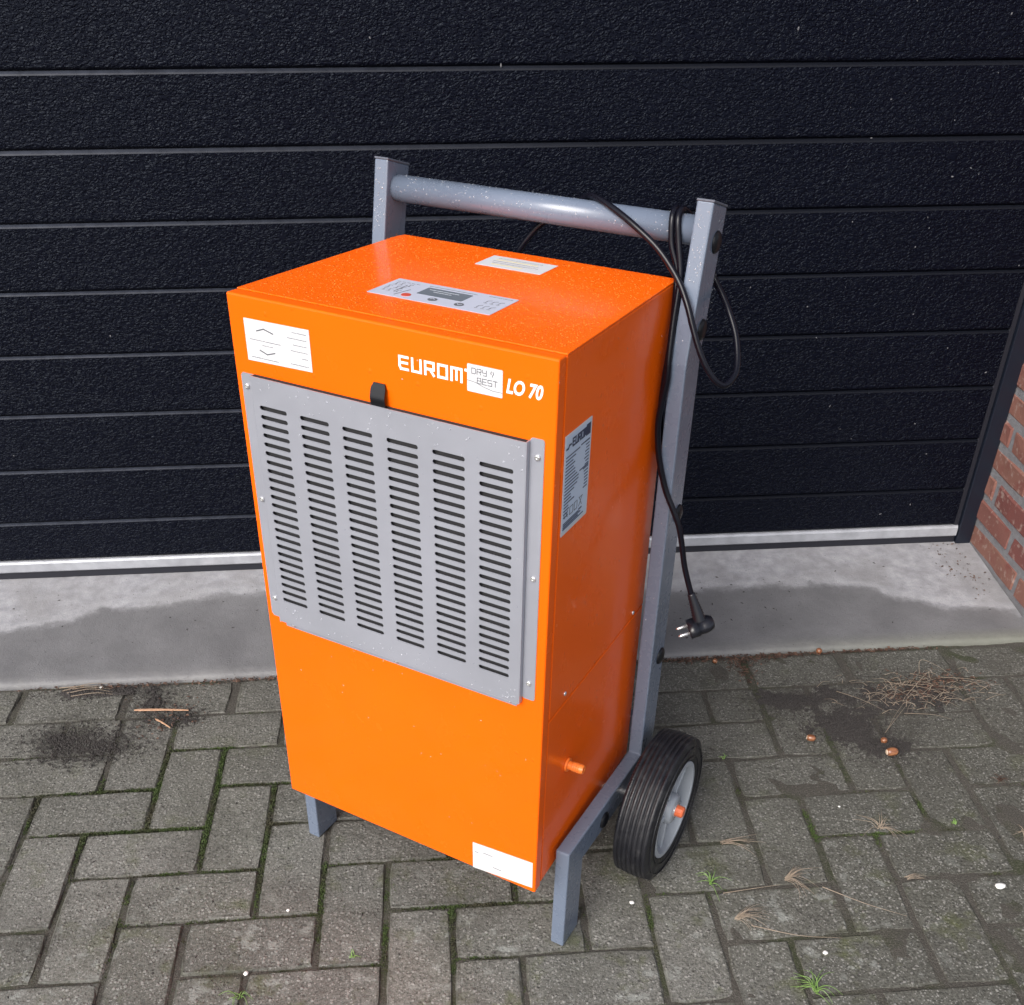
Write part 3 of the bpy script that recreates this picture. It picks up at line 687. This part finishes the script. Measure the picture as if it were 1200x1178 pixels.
# ---- wheels
v_, f_ = lathe([(-.118, .008), (W+.118, .008)], (0, .300, .1385), (1, 0, 0), 16); obj('axle', mesh('axle', v_, f_), M_STEEL, DH)
def wheel(uc, sg):
    wh = bpy.data.objects.new('wheel', None); wh.parent = DH; wh.location = (uc, .300, .1385); col.objects.link(wh)
    Rt, hw = .1262, .0315
    P = [(-hw*.80, .083), (-hw*.98, .090), (-hw*1.02, .103), (-hw*.97, .1165), (-hw*.88, .1222)]
    tr = [-.0255, -.0195, -.0125, -.0045, .0045, .0125, .0195, .0255]
    P.append((-.0268, .1240))
    for i_, t in enumerate([-.0205, -.0125, -.0042, .0042, .0125, .0205]):
        cr = Rt - 2.2*t*t*2
        P += [(t-.0012, cr), (t-.0009, cr-.0030), (t+.0009, cr-.0030), (t+.0012, cr)]
    P += [(.0268, .1240), (hw*.88, .1222), (hw*.97, .1165), (hw*1.02, .103), (hw*.98, .090), (hw*.80, .083)]
    v_, f_ = lathe(P, (0, 0, 0), (1, 0, 0), 96, True); ty = obj('tyre', mesh('tyre', v_, f_), M_TYRE, wh, True)
    # sidewall ribs
    v_, f_ = [], []
    for r_ in (.0945, .1115):
        a_, b_ = lathe([(sg*(hw*1.0), r_-.0012), (sg*(hw*1.04+.0003), r_-.0006), (sg*(hw*1.04+.0003), r_+.0006), (sg*hw*.98, r_+.0012)], (0, 0, 0), (1, 0, 0), 72, True)
        z_ = len(v_); v_ += a_; f_ += [tuple(i+z_ for i in q_) for q_ in b_]
    obj('sidewall_rib', mesh('sidewall_rib', v_, f_), M_TYRE, wh, True)
    v_, f_ = lathe([(-.022, .0850), (.0290*1, .0850), (.0300, .0835), (.0300, .0772), (.0285, .0764), (.010, .0745), (-.022, .0735)], (0, 0, 0), (sg, 0, 0), 72, True)
    obj('rim', mesh('rim', v_, f_), M_RIM, wh)
    v_, f_ = lathe([(-.022, .0275), (.024, .0265), (.0285, .0240), (.0300, .0215), (.0300, .010)], (0, 0, 0), (sg, 0, 0), 32)
    hub = obj('hub', mesh('hub', v_, f_), M_RIM, wh, True)
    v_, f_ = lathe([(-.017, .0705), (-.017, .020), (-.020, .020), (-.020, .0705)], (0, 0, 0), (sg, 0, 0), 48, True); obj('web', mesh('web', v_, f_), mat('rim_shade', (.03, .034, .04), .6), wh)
    for k in range(5):
        bm = box_bm(-.012, .0215, -.0042, .0042, .022, .0765, .0012, 1)
        bmesh.ops.rotate(bm, verts=bm.verts, cent=(0, 0, 0), matrix=Matrix.Rotation(2*math.pi*k/5+.35, 3, 'X'))
        if sg < 0:
            for q_ in bm.verts: q_.co.x *= -1
            bmesh.ops.reverse_faces(bm, faces=bm.faces)
        obj('spoke', from_bm('spoke', bm), M_RIM, wh)
    v_, f_ = lathe([(.0305, .0100), (.0420, .0098), (.0445, .0080), (.0448, .0001)], (0, 0, 0), (sg, 0, 0), 10); obj('hub_cap', mesh('hub_cap', v_, f_), M_OCAP, wh)
    v_, f_ = lathe([(.0302, .0140), (.0322, .0140), (.0322, .0105)], (0, 0, 0), (sg, 0, 0), 24); obj('washer', mesh('washer', v_, f_), M_STEEL, wh)
wheel(.5300, 1); wheel(W-.5300, -1)

# ---- power cord, hung over the handle bar
pA = [(.150, .392, .60), (.150, .396, .80), (.175, .398, .93), (.205, .402, .985), (.245, .403, 1.018), (.285, .396, 1.041), (.305, .3825, 1.0482), (.340, .364, 1.042), (.378, .352, 1.027), (.418, .346, 1.003),
      (.4500, .339, .973), (.4700, .328, .948), (.484, .321, .922), (.4975, .317, .896), (.5110, .318, .873), (.5250, .324, .856), (.5345, .334, .852), (.539, .352, .862), (.534, .368, .878), (.522, .385, .902), (.505, .399, .925), (.490, .410, .941), (.470, .420, .962), (.452, .419, .995),
      (.440, .402, 1.030), (.4335, .380, 1.0482), (.4345, .361, 1.041), (.4410, .3545, 1.012), (.4500, .3480, .975), (.4525, .3340, .925), (.4560, .3215, .880), (.4580, .3185, .850), (.4550, .3180, .822), (.4520, .3180, .785), (.4580, .3180, .740), (.4720, .3180, .695), (.4870, .3180, .666), (.4985, .3185, .643), (.5070, .3185, .614), (.5150, .3185, .581), (.5280, .3185, .545), (.5340, .3185, .532)]
v_, f_ = tube(smooth_path(pA, 6), .0043, 10)
cord = obj('power_cord', mesh('power_cord', v_, f_), M_BLK, DH, True)
# second fall of the cord beside the body: goes up over the bar again and down behind
pB = [(.424, .404, .90), (.422, .403, 1.00), (.4205, .394, 1.038), (.4235, .3785, 1.0482), (.4260, .362, 1.040), (.4310, .3560, 1.01), (.4430, .3520, .980), (.4500, .3400, .935), (.4530, .3300, .89), (.4510, .3270, .84), (.4495, .330, .79), (.4500, .345, .75), (.4490, .372, .72), (.44, .395, .71), (.36, .400, .72)]
v_, f_ = tube(smooth_path(pB, 6), .0043, 10); obj('cord_loop', mesh('cord_loop', v_, f_), M_BLK, cord, True)
# plug
dP = Vector((-.78, -.50, -.35)).normalized(); sP = Vector((-.60, .80, -.0)); sP = (sP - dP*sP.dot(dP)).normalized(); tP = dP.cross(sP)
oP = Vector((.5500, .3180, .4900))
plug = bpy.data.objects.new('plug', None); plug.parent = cord; col.objects.link(plug)
def plug_lathe(prof, o_, d_, n, name, material, flat=1.0):
    v_, f_ = lathe(prof, (0, 0, 0), (0, 0, 1), n)
    mm = M4(sP, tP, dP, o_) if d_ is dP else None
    if mm is None:
        d2 = Vector(d_).normalized(); a_ = d2.orthogonal().normalized(); mm = M4(a_, d2.cross(a_), d2, o_)
    v_ = [mm @ Vector((q_[0], q_[1]*flat, q_[2])) for q_ in v_]
    return obj(name, mesh(name, v_, f_), material, plug, True)
M_PLUG = mat('black_plug', (.008, .0085, .013), .30)
plug_lathe([(-.022, .006), (-.0205, .011), (-.014, .0150), (-.006, .0165), (.002, .0160), (.002, .0178), (.016, .0178), (.017, .0165), (.017, .0150), (.013, .0145)], oP, dP, 28, 'plug_body', M_PLUG, .74)
for s_ in (-1, 1): plug_lathe([(.010, .0024), (.030, .0024), (.0335, .0018), (.0345, .0005)], oP + sP*.0095*s_, dP, 12, 'pin', M_STEEL)
sr = smooth_path([Vector((.5300, .3185, .540)), Vector((.5370, .3185, .525)), Vector((.5430, .3185, .512)), oP+Vector((0, 0, .006))], 7)
v_, f_ = tube(sr, lambda t: .0052 + .0046*t + (.0009 if int(t*22) % 2 else 0), 12); obj('strain_relief', mesh('strain_relief', v_, f_), M_PLUG, plug, True)

# ---- rain droplets standing on paint (real domes; lid ones with their glow in the colour)
def drops(name, pts, material=M_DROP, parent=DH):
    v_ = []; f_ = []
    for p_, n_, r_ in pts:
        n_ = Vector(n_).normalized(); a_ = n_.orthogonal().normalized(); b_ = n_.cross(a_); p_ = Vector(p_) ; z_ = len(v_)
        k1 = 7; ph = rnd.uniform(0, 1); el = rnd.uniform(.8, 1.25)
        for rr_, hh in ((1, 0), (.8, .32)):
            for k in range(k1):
                t = 2*math.pi*(k+ph)/k1; v_.append(p_ + (a_*math.cos(t)*el + b_*math.sin(t))*r_*rr_ + n_*r_*hh)
        v_.append(p_ + n_*r_*.48)
        for k in range(k1): f_ += [(z_+k, z_+(k+1) % k1, z_+k1+(k+1) % k1, z_+k1+k), (z_+k1+k, z_+k1+(k+1) % k1, z_+2*k1)]
    o_ = obj(name, mesh(name, v_, f_), material, parent, True); o_['kind'] = 'stuff'; return o_
pts = []
for k in range(4200):
    u_, vv = rnd.uniform(.006, W-.01), rnd.uniform(.024, D-.004)
    if .14 < u_ < .32 and .087 < vv < .165 and rnd.random() < .85: continue
    if .182 < u_ < .287 and .272 < vv < .333: continue
    pts.append(((u_, vv, ZT+.0001), (0, 0, 1), rnd.choice((.0005, .0006, .0008, .0010, .0013))))
drops('drizzle_drops', pts, M_LDROP); pts = []
for k in range(90): pts.append(((rnd.uniform(.01, W-.01), -.0001, rnd.triangular(.2, .95, .75)), (0, -1, 0), rnd.uniform(.0006, .0012)))
for k in range(190):
    u_, z = rnd.uniform(.034, .418), rnd.choice((rnd.uniform(.835, .868), rnd.uniform(.512, .535), rnd.uniform(.51, .868)))
    if .537 < z < .834 and any(a-.001 < u_ < b+.001 for a, b in cols): continue
    pts.append(((u_, VP-.0007, z), (0, -1, 0), rnd.uniform(.0006, .0015)))
for k in range(60): pts.append((Vector((W, 0, 0)) + Vector((-.0115, D, 0))*rnd.random() + Vector((.0002, 0, rnd.uniform(.2, .95))), (1, .03, 0), rnd.uniform(.0005, .001)))
for k in range(130):
    z = rnd.uniform(.97, 1.055) if k % 3 else rnd.uniform(.2, 1.05); pts.append(((rnd.uniform(W+.006, u_out-.003) if k % 2 else rnd.uniform(-.025, -.008), lv_(z)-.0001, z), (0, -1, 0), rnd.uniform(.0006, .0013)))
for k in range(40): pts.append(((u_out+.0001, rnd.uniform(.38, .40), rnd.uniform(.9, 1.04)), (1, 0, 0), rnd.uniform(.0005, .001)))
for k in range(200):
    t = R(rnd.uniform(60, 200)); n_ = Vector((0, -math.sin(t)*1, -math.cos(t)))
    if n_.z < -.3: n_.z *= -1
    n_.normalize(); pts.append((Vector((rnd.uniform(.005, .44), *HB)) + n_*.0181, n_, rnd.uniform(.0005, .0011)))
for k in range(170):
    t = R(rnd.uniform(-20, 150)); rr_ = .1262; n_ = Vector((0, -math.sin(t), math.cos(t))); uu_ = rnd.choice((.5300-.0245, .5300-.0165, .5300-.0083, .5300, .5300+.0083, .5300+.0165, .5300+.0245))+rnd.uniform(-.002, .002)
    pts.append((Vector((uu_, .300, .1385)) + n_*(rr_-.0018-1.2*(uu_-.53)**2*2), n_, rnd.uniform(.0005, .0013)))
drops('water_droplets', pts)

# ================================================================== SMALL THINGS ON THE GROUND
# moss in the joints
def moss_strength(x, y):
    s = -.22 + .9*noise.noise(Vector((x*9, y*9, 9)))
    for cx, cy, r_, k in ((-.58, -.68, .16, 1.0), (-.50, -.72, .15, 1), (-.42, -.80, .14, 1), (-.68, -.82, .10, .8), (-.80, -.80, .12, .7), (-.55, -.98, .1, .6), (-.38, -1.0, .12, .6), (-.25, -1.02, .10, .5),
                          (.60, -.87, .07, 1.2), (.66, -.915, .07, 1.3), (.80, -.915, .10, 1.3), (.74, -.70, .06, .5), (.48, -.80, .05, .8), (-.08, -1.0, .16, .9), (.05, -1.08, .12, .7), (.28, -1.05, .10, .7), (1.05, -.80, .1, .7), (-.5, -1.2, .12, .5), (.9, -1.0, .06, .5)):
        d = math.hypot(x-cx, y-cy)/r_; s += k*math.exp(-d*d)
    return s
v_ = []; f_ = []
def mossblob(x, y, z, s):
    for q_ in range(rnd.randint(3, 5)):
        a = rnd.uniform(0, 6.28); l = s*rnd.uniform(.6, 1.3); dx, dy = math.cos(a), math.sin(a); b = len(v_)
        wv = s*.45
        v_.extend([(x-dy*wv, y+dx*wv, z), (x+dy*wv, y-dx*wv, z), (x+dx*l*.7, y+dy*l*.7, z+l*rnd.uniform(.4, 1.0))]); f_.append((b, b+1, b+2))
joints = []
for j in range(4, 14):
    for i in range(-12, 14):
        if (i - j) % 4 == 3: joints.append(('h', gx(i), gx(i+2), gy(j))); joints.append(('h', gx(i), gx(i+2), gy(j+1))); joints.append(('v', gy(j), gy(j+1), gx(i))); joints.append(('v', gy(j), gy(j+1), gx(i+2)))
        if (i - j) % 4 == 2: joints.append(('v', gy(j), gy(j+2), gx(i))); joints.append(('v', gy(j), gy(j+2), gx(i+1))); joints.append(('h', gx(i), gx(i+1), gy(j+2)))
for jn in joints:
    L_ = abs(jn[2]-jn[1])
    for k in range(int(L_*2600)):
        t = rnd.random(); hwj = .0045 if jn[0] == 'v' else .0028
        if jn[0] == 'h': x = jn[1]+(jn[2]-jn[1])*t; y = jn[3]+rnd.gauss(0, hwj*.6)
        else: y = jn[1]+(jn[2]-jn[1])*t; x = jn[3]+rnd.gauss(0, hwj*.6)
        s = moss_strength(x, y)
        s += .7*noise.noise(Vector((x*45, y*45, 4)))
        if rnd.random() < min(1, s*.8-.12): mossblob(x, y, -.0045+rnd.uniform(0, .003)*min(1, s), rnd.uniform(.0013, .0028)*min(1.3, .6+s*.5))
for k in range(2600):     # moss film at the machine's foot, thickened to stand in for contact shade
    x, y = rnd.gauss(.05, .15), rnd.gauss(-.98, .06); mossblob(x, y, .0003, rnd.uniform(.0008, .0018)) if noise.noise(Vector((x*25, y*25, 0))) > .1 else None
mo = obj('moss', mesh('moss', v_, f_), M_MOSS); tag(mo, 'green moss growing in the joints between the pavers', 'moss', kind='stuff')

# soil patches
def soil(name, blobs, label, seed, dens, hmax=.004, thr_=.12, sg_=.62):
    x0 = min(b[0]-b[2]*1.6 for b in blobs); x1 = max(b[0]+b[2]*1.6 for b in blobs); y0 = min(b[1]-b[3]*1.6 for b in blobs); y1 = max(b[1]+b[3]*1.6 for b in blobs)
    st_ = .0035; nx_ = int((x1-x0)/st_); ny_ = int((y1-y0)/st_); H = {}; vv_ = []; ff_ = []
    def h(x, y):
        m_ = max(1-math.hypot((x-b[0])/b[2], (y-b[1])/b[3]) for b in blobs)
        m_ += .9*noise.fractal(Vector((x*14, y*14, seed)), 1.0, 2.0, 4) + .3*noise.noise(Vector((x*120, y*120, seed)))
        return m_
    idx = {}
    def vid(i, j):
        if (i, j) not in idx:
            x, y = x0+i*st_, y0+j*st_; m_ = h(x, y); idx[(i, j)] = len(vv_)
            vv_.append((x+rnd.uniform(-.001, .001), y+rnd.uniform(-.001, .001), -.0012 + min(.0028+hmax*.3, m_*hmax*1.3) + rnd.uniform(0, .0010)))
        return idx[(i, j)]
    for j in range(ny_):
        for i in range(nx_):
            if h(x0+(i+.5)*st_, y0+(j+.5)*st_) > thr_: ff_.append((vid(i, j), vid(i+1, j), vid(i+1, j+1), vid(i, j+1)))
    for k in range(dens):       # crumbs
        b = rnd.choice(blobs); x = rnd.gauss(b[0], b[2]*sg_); y = rnd.gauss(b[1], b[3]*sg_)
        if y > -.388: continue
        s = rnd.choice((.0008, .001, .0013, .0018, .0026)) ; z_ = len(vv_)
        P = [Vector((rnd.uniform(.6, 1)*sx, rnd.uniform(.6, 1)*sy, rnd.uniform(.6, 1)*sz)) for sx, sy, sz in ((1, 0, 0), (-1, 0, 0), (0, 1, 0), (0, -1, 0), (0, 0, 1), (0, 0, -.6))]
        zb = max(0, min(.003, h(x, y)*hmax))
        vv_.extend([(x+q.x*s, y+q.y*s, zb+s*.5+q.z*s) for q in P])
        ff_.extend([(z_+a, z_+b2, z_+c_) for a, b2, c_ in ((0, 2, 4), (2, 1, 4), (1, 3, 4), (3, 0, 4), (2, 0, 5), (1, 2, 5), (3, 1, 5), (0, 3, 5))])
    o_ = obj(name, mesh(name, vv_, ff_), M_SOIL); tag(o_, label, 'soil', kind='stuff')
soil('soil_patch', [(-.80, -.555, .05, .035), (-.74, -.58, .05, .025)], 'dark fine soil spilt on the pavers at the far left', 3, 4200, .0010, .75, .95)
soil('soil_patch', [(-.66, -.455, .035, .05), (-.60, -.50, .04, .02), (-.77, -.402, .08, .018)], 'dark crumbly soil against the concrete threshold left of the machine', 5, 2600, .004, .30, .8)
soil('soil_patch', [(.70, -.54, .10, .040), (.82, -.56, .14, .055), (.74, -.63, .09, .05), (.93, -.53, .10, .035), (.80, -.69, .05, .04)], 'dark soil covering the pavers to the right of the wheel', 8, 7000, .0018, .22, .85)

# leaf litter along the threshold and in the nest
def litter(name, zones, n, label, material=M_LEAF, lo_=.003, hi_=.010, thin=.3, slab=False):
    vv_ = []; ff_ = []
    for k in range(n):
        cx, cy, rx, ry = rnd.choice(zones); x, y = rnd.gauss(cx, rx), rnd.gauss(cy, ry)
        if y > -.381 and not slab: y = -.381 - rnd.uniform(0, .006)
        if slab: x = min(x, 1.245); y = min(y, -.012)
        l = rnd.uniform(lo_, hi_); w2 = l*rnd.uniform(.12, thin); a = rnd.uniform(0, 6.28); d = Vector((math.cos(a), math.sin(a), rnd.uniform(-.3, .3))); n2 = Vector((-d.y, d.x, rnd.uniform(-.5, .5))); p0 = Vector((x, y, rnd.uniform(.001, .006) + ((.034+.064*y) if slab else 0))); z_ = len(vv_)
        up = Vector((0, 0, rnd.uniform(.0, .25)*l))
        vv_.extend([p0-d*l/2, p0-n2*w2+up, p0+d*l/2, p0+n2*w2+up, p0-Vector((0, 0, .0006))]); ff_.extend([(z_, z_+1, z_+3), (z_+1, z_+2, z_+3), (z_, z_+4, z_+1), (z_+1, z_+4, z_+2), (z_+2, z_+4, z_+3), (z_+3, z_+4, z_)])
    o_ = obj(name, mesh(name, vv_, ff_), material); tag(o_, label, 'leaf litter', kind='stuff'); return o_
litter('leaf_litter', [(.46, -.388, .05, .004), (.52, -.390, .06, .006), (.60, -.398, .03, .012), (.585, -.43, .012, .025), (.67, -.388, .04, .006), (.80, -.386, .08, .003), (.92, -.385, .06, .002)], 900, 'reddish brown leaf bits gathered along the threshold right of the machine')
litter('leaf_litter', [(-.80, -.388, .07, .006), (-.62, -.388, .08, .004), (-.45, -.386, .04, .003), (-.62, -.49, .04, .03)], 380, 'brown leaf and bark bits along the threshold left of the machine')
litter('leaf_litter', [(.99, -.50, .05, .018), (.93, -.53, .04, .02)], 420, 'brown litter under the straw nest on the right pavers')
litter('leaf_litter', [(1.19, -.06, .03, .05), (1.21, -.16, .02, .04)], 60, 'crumbs and leaf bits in the corner of door and brick', slab=True)
# fine scattered debris on slab and pavers
vv_ = []; ff_ = []
for k in range(900):
    if k < 230: x, y, z = rnd.uniform(-1.1, 1.2), rnd.uniform(-.365, -.03), -1
    else: x, y, z = rnd.uniform(-1.1, 1.3), rnd.uniform(-1.4, -.4), .0005
    if k < 60: x, y = rnd.gauss(.62, .10), rnd.uniform(-.30, -.12)
    if z < 0: z = .0345 + .064*y
    s = rnd.choice((.0006, .0008, .0010, .0016)); e = rnd.uniform(1, 3.2); a = rnd.uniform(0, 6.28); z_ = len(vv_); ca, sa = math.cos(a), math.sin(a)
    for qx, qy, qz in ((1, 0, 0), (-1, 0, 0), (0, 1, 0), (0, -1, 0), (0, 0, .9)):
        X, Y = qx*s*e, qy*s; vv_.append((x+X*ca-Y*sa, y+X*sa+Y*ca, z+qz*s))
    ff_.extend([(z_, z_+2, z_+4), (z_+2, z_+1, z_+4), (z_+1, z_+3, z_+4), (z_+3, z_, z_+4)])
o = obj('loose_grit', mesh('loose_grit', vv_, ff_), M_SOIL); tag(o, 'dark specks of grit scattered over slab and pavers', 'grit', kind='stuff')

# straw / grass tufts
def blades(path_list, r_, material, name, flat=False):
    vv_ = []; ff_ = []
    for P in path_list: tube(P, (lambda t, r_=r_: r_*(1-.75*t)), 4, vv_, ff_)
    return mesh(name, vv_, ff_)
def tuft(x, y, n, length, material, name, label, cat, group, spread=(0, 360), r_=.0006, up=.35, curl=.3, z0=.001):
    P = []
    for k in range(n):
        a = R(rnd.uniform(*spread)); l = length*rnd.uniform(.45, 1.0); d = Vector((math.cos(a), math.sin(a), 0)); s = d.cross(Vector((0, 0, 1)))*rnd.uniform(-curl, curl)
        h = up*rnd.uniform(.3, 1)*l; o_ = Vector((rnd.uniform(-.004, .004), rnd.uniform(-.004, .004), z0))
        P.append(smooth_path([o_, o_+d*l*.3+s*l*.1+Vector((0, 0, h)), o_+d*l*.65+s*l*.4+Vector((0, 0, h*.9)), o_+d*l+s*l+Vector((0, 0, max(.001, h*rnd.uniform(0, .5))))], 4))
    o_ = obj(name, blades(P, r_, material, name), material); o_.location = (x, y, 0); tag(o_, label, cat, group); return o_
GD = 'dry grass tufts on the pavers'; GG = 'green grass tufts in the joints'
tuft(.515, -1.008, 26, .065, M_STRAW, 'dry_grass_tuft', 'dry fan-shaped grass tuft in the joint right of the wheel', 'grass tuft', GD, (-70, 60), .00055)
tuft(.410, -1.083, 22, .060, M_STRAW, 'dry_grass_tuft', 'dry pinkish grass tuft just below the green tuft by the wheel', 'grass tuft', GD, (-60, 40), .00055)
tuft(.425, -.918, 9, .075, M_STRAW, 'dry_grass_tuft', 'flat dry straws lying beside the wheel hub', 'grass tuft', GD, (-25, 25), .0007, .15)
tuft(.715, -.905, 20, .050, M_STRAW, 'dry_grass_tuft', 'tangled dry tuft over the mossy joint on the right', 'grass tuft', GD, (-60, 200), .00055)
tuft(.985, -.800, 18, .022, M_LEAF, 'dry_grass_tuft', 'small reddish dry tuft in the joint at the right edge', 'grass tuft', GD)
tuft(.72, -1.02, 8, .04, M_STRAW, 'dry_grass_tuft', 'few short dry straws on the lower right pavers', 'grass tuft', GD, (-30, 30), .0006, .12)
tuft(.97, -.930, 10, .03, M_STRAW, 'dry_grass_tuft', 'small dry tuft beside the big white stone', 'grass tuft', GD, (100, 300), .0006, .2)
tuft(.384, -1.007, 12, .040, M_GRASS, 'green_grass_tuft', 'green star-shaped grass tuft in front of the wheel', 'grass tuft', GG, (0, 360), .0009, .6)
tuft(.497, -1.228, 16, .045, M_GRASS, 'green_grass_tuft', 'green grass tuft at the bottom edge right of centre', 'grass tuft', GG, (0, 360), .0009, .6)
tuft(-.383, -1.172, 9, .030, M_GRASS, 'green_grass_tuft', 'small green grass tuft at the bottom edge on the left', 'grass tuft', GG, (0, 360), .0008, .6)
tuft(-.215, -1.110, 7, .014, M_GRASS, 'green_grass_tuft', 'tiny pale green sprout in the joint at the bottom centre left', 'grass tuft', GG, (0, 360), .001, .6)
tuft(.478, -.700, 6, .011, M_GRASS, 'green_grass_tuft', 'tiny bright green sprout behind the wheel', 'grass tuft', GG, (0, 360), .001, .6)
tuft(.855, -.903, 6, .012, M_GRASS, 'green_grass_tuft', 'tiny green sprout in the mossy joint on the right', 'grass tuft', GG, (0, 360), .0011, .6)
# straw nest
P = []
for k in range(140):
    x, y = rnd.gauss(.92, .075), rnd.gauss(-.535, .028); a = rnd.uniform(0, 6.28); l = rnd.uniform(.015, .06); d = Vector((math.cos(a), math.sin(a)*.6, 0)); s = Vector((-d.y, d.x, 0))*rnd.uniform(-.3, .3)
    P.append(smooth_path([Vector((x, y, .003)), Vector((x, y, .003))+d*l*.4+s*l*.3+Vector((0, 0, rnd.uniform(.002, .010))), Vector((x, y, .003))+d*l+s*l+Vector((0, 0, rnd.uniform(0, .004)))], 4))
for L_ in ([(.90, -.545, .004), (.96, -.50, .028), (1.00, -.475, .012)], [(.955, -.475, .004), (.957, -.462, .030), (.985, -.475, .026), (1.025, -.505, .008)], [(.82, -.65, .003), (.86, -.60, .010), (.92, -.535, .012)], [(.815, -.655, .003), (.86, -.61, .012), (.905, -.56, .010)],
           [(.99, -.50, .012), (1.05, -.508, .010), (1.10, -.520, .003)], [(.88, -.505, .008), (.95, -.535, .012), (1.01, -.565, .004)], [(.76, -.52, .004), (.80, -.555, .008), (.85, -.60, .003)], [(.875, -.60, .004), (.93, -.612, .007), (.965, -.625, .003)]):
    P.append(smooth_path([Vector(q) for q in L_], 8))
o = obj('straw_nest', blades(P, .00055, M_STRAW, 'straw_nest'), M_STRAW); tag(o, 'tangle of dry straw lying on dark soil at the right', 'straw', kind='stuff')
P = [smooth_path([Vector(q) for q in L_], 6) for L_ in ([(-.85, -.395, .003), (-.80, -.392, .007), (-.75, -.398, .004)], [(-.84, -.405, .004), (-.79, -.40, .008), (-.745, -.408, .003)], [(-.86, -.388, .005), (-.81, -.39, .009), (-.77, -.387, .004)], [(-.83, -.415, .003), (-.78, -.41, .005), (-.74, -.415, .002)], [(-.85, -.40, .006), (-.80, -.385, .010), (-.76, -.384, .008)])]
o = obj('straw_bundle', blades(P, .0010, M_STRAW, 'straw_bundle'), M_STRAW); tag(o, 'small bundle of dry straws against the threshold at far left', 'straw')
# long straws in the right foreground
for (L_, lab) in (([(.40, -1.03, .002), (.45, -1.025, .003), (.50, -1.02, .003)], 'thin pale straw lying along the joint left of the dry fan tuft'), ([(.57, -1.03, .003), (.63, -1.07, .003), (.69, -1.10, .002)], 'pale straw running down right from the dry fan tuft'), ([(.43, -1.10, .003), (.50, -1.125, .003), (.57, -1.135, .002)], 'long pale straw below the pinkish dry tuft')):
    o = obj('straw', blades([smooth_path([Vector(q) for q in L_], 6)], .0008, M_STRAW, 'straw'), M_STRAW); tag(o, lab, 'straw', 'single straws')
# wooden splinters
def splinter(a, b, w_, label):
    a, b = Vector(a), Vector(b); d = (b-a).normalized(); s = d.cross(Vector((0, 0, 1)))*w_; vv = []; ff = []
    for i in range(9):
        t = i/8; ww = (1-.5*t)*(1 if 0 < i < 8 else .35)*(1+.2*noise.noise(Vector((t*9, w_*999, 0)))); p_ = a.lerp(b, t)+Vector((0, 0, .0015*math.sin(t*3)))
        vv += [p_-s*ww, p_+s*ww, p_+s*ww*.8+Vector((0, 0, .0022)), p_-s*ww*.8+Vector((0, 0, .0022))]
        if i: q = 4*i; ff += [(q-4+k, q-4+(k+1) % 4, q+(k+1) % 4, q+k) for k in range(4)]
    ff += [(3, 2, 1, 0), tuple(len(vv)-4+k for k in range(4))]
    o_ = obj('wood_splinter', mesh('wood_splinter', vv, ff), M_WOOD); tag(o_, label, 'wood splinter', 'wood splinters on the left pavers')
splinter((-.688, -.473, .004), (-.577, -.482, .004), .0028, 'long pale wood splinter lying on dark soil left of the machine')
splinter((-.640, -.503, .003), (-.605, -.532, .002), .0018, 'short slanting wood splinter below the long one')
# acorns
def acorn(x, y, ang, L_, r_, label, tilt=0):
    n = 14; prof = [(-.50, .02), (-.49, .48), (-.46, .62), (-.38, .82), (-.2, .98), (0, 1.0), (.2, .96), (.36, .78), (.46, .45), (.50, .12), (.54, .05), (.56, .01)]
    v1, f1 = lathe([(t*L_, q*r_) for t, q in prof[2:]], (0, 0, 0), (1, 0, 0), n)
    t_ = bpy.data.objects.new('acorn', None); col.objects.link(t_); t_.location = (x, y, r_+.0003); t_.rotation_euler = (0, R(tilt), R(ang)); tag(t_, label, 'acorn', 'acorns on the pavers')
    obj('shell', mesh('shell', v1, f1), M_ACORN, t_, True)
    v1, f1 = lathe([(-.515*L_, .05*r_), (-.51*L_, .45*r_), (-.47*L_, .66*r_), (-.44*L_, .55*r_)], (0, 0, 0), (1, 0, 0), n); obj('scar', mesh('scar', v1, f1), M_ACTOP, t_, True)
acorn(.662, -.663, -18, .0175, .0068, 'brown acorn lying on dark soil, nearest to the wheel')
acorn(.803, -.680, 200, .012, .0062, 'small acorn showing its pale end, just above the largest acorn', -20)
acorn(.806, -.716, 4, .0240, .0085, 'largest acorn with a pale left end, on the right pavers')
acorn(.765, -.383, 190, .012, .0065, 'pale acorn sitting in the gap beside the concrete threshold', -35)
acorn(.530, -.400, 160, .010, .0052, 'small pale brown acorn among leaf bits behind the machine', -30)
# stones
def stone(x, y, s, e, label, seed):
    bm = bmesh.new(); bmesh.ops.create_icosphere(bm, subdivisions=2, radius=s)
    for q in bm.verts: q.co *= 1+.25*noise.noise(q.co*(1.2/s)+Vector((seed, 0, 0))); q.co.x *= e; q.co.z *= .55
    o_ = obj('white_stone', from_bm('white_stone', bm), M_STONE, None, True); o_.location = (x, y, s*.35); tag(o_, label, 'stone', 'white stones on the pavers')
stone(.871, -1.050, .0062, 1.5, 'largest white stone near the right edge', 1)
stone(.534, -1.160, .0036, 1.2, 'small white stone in the lower right, at the end of a straw', 2)
stone(.244, -1.037, .0036, 1.2, 'small white stone between front leg and wheel', 3)
stone(-.378, -1.130, .0042, .9, 'white stone at the bottom edge left of centre', 4)
stone(-.325, -1.010, .0026, 1.2, 'tiny white stone left of the front leg', 5)
stone(-.775, -.388, .0032, 1.2, 'tiny white stone beside the threshold at far left', 6)
stone(.66, -.845, .0020, 1.2, 'tiny pale stone right of the mossy joint', 7)
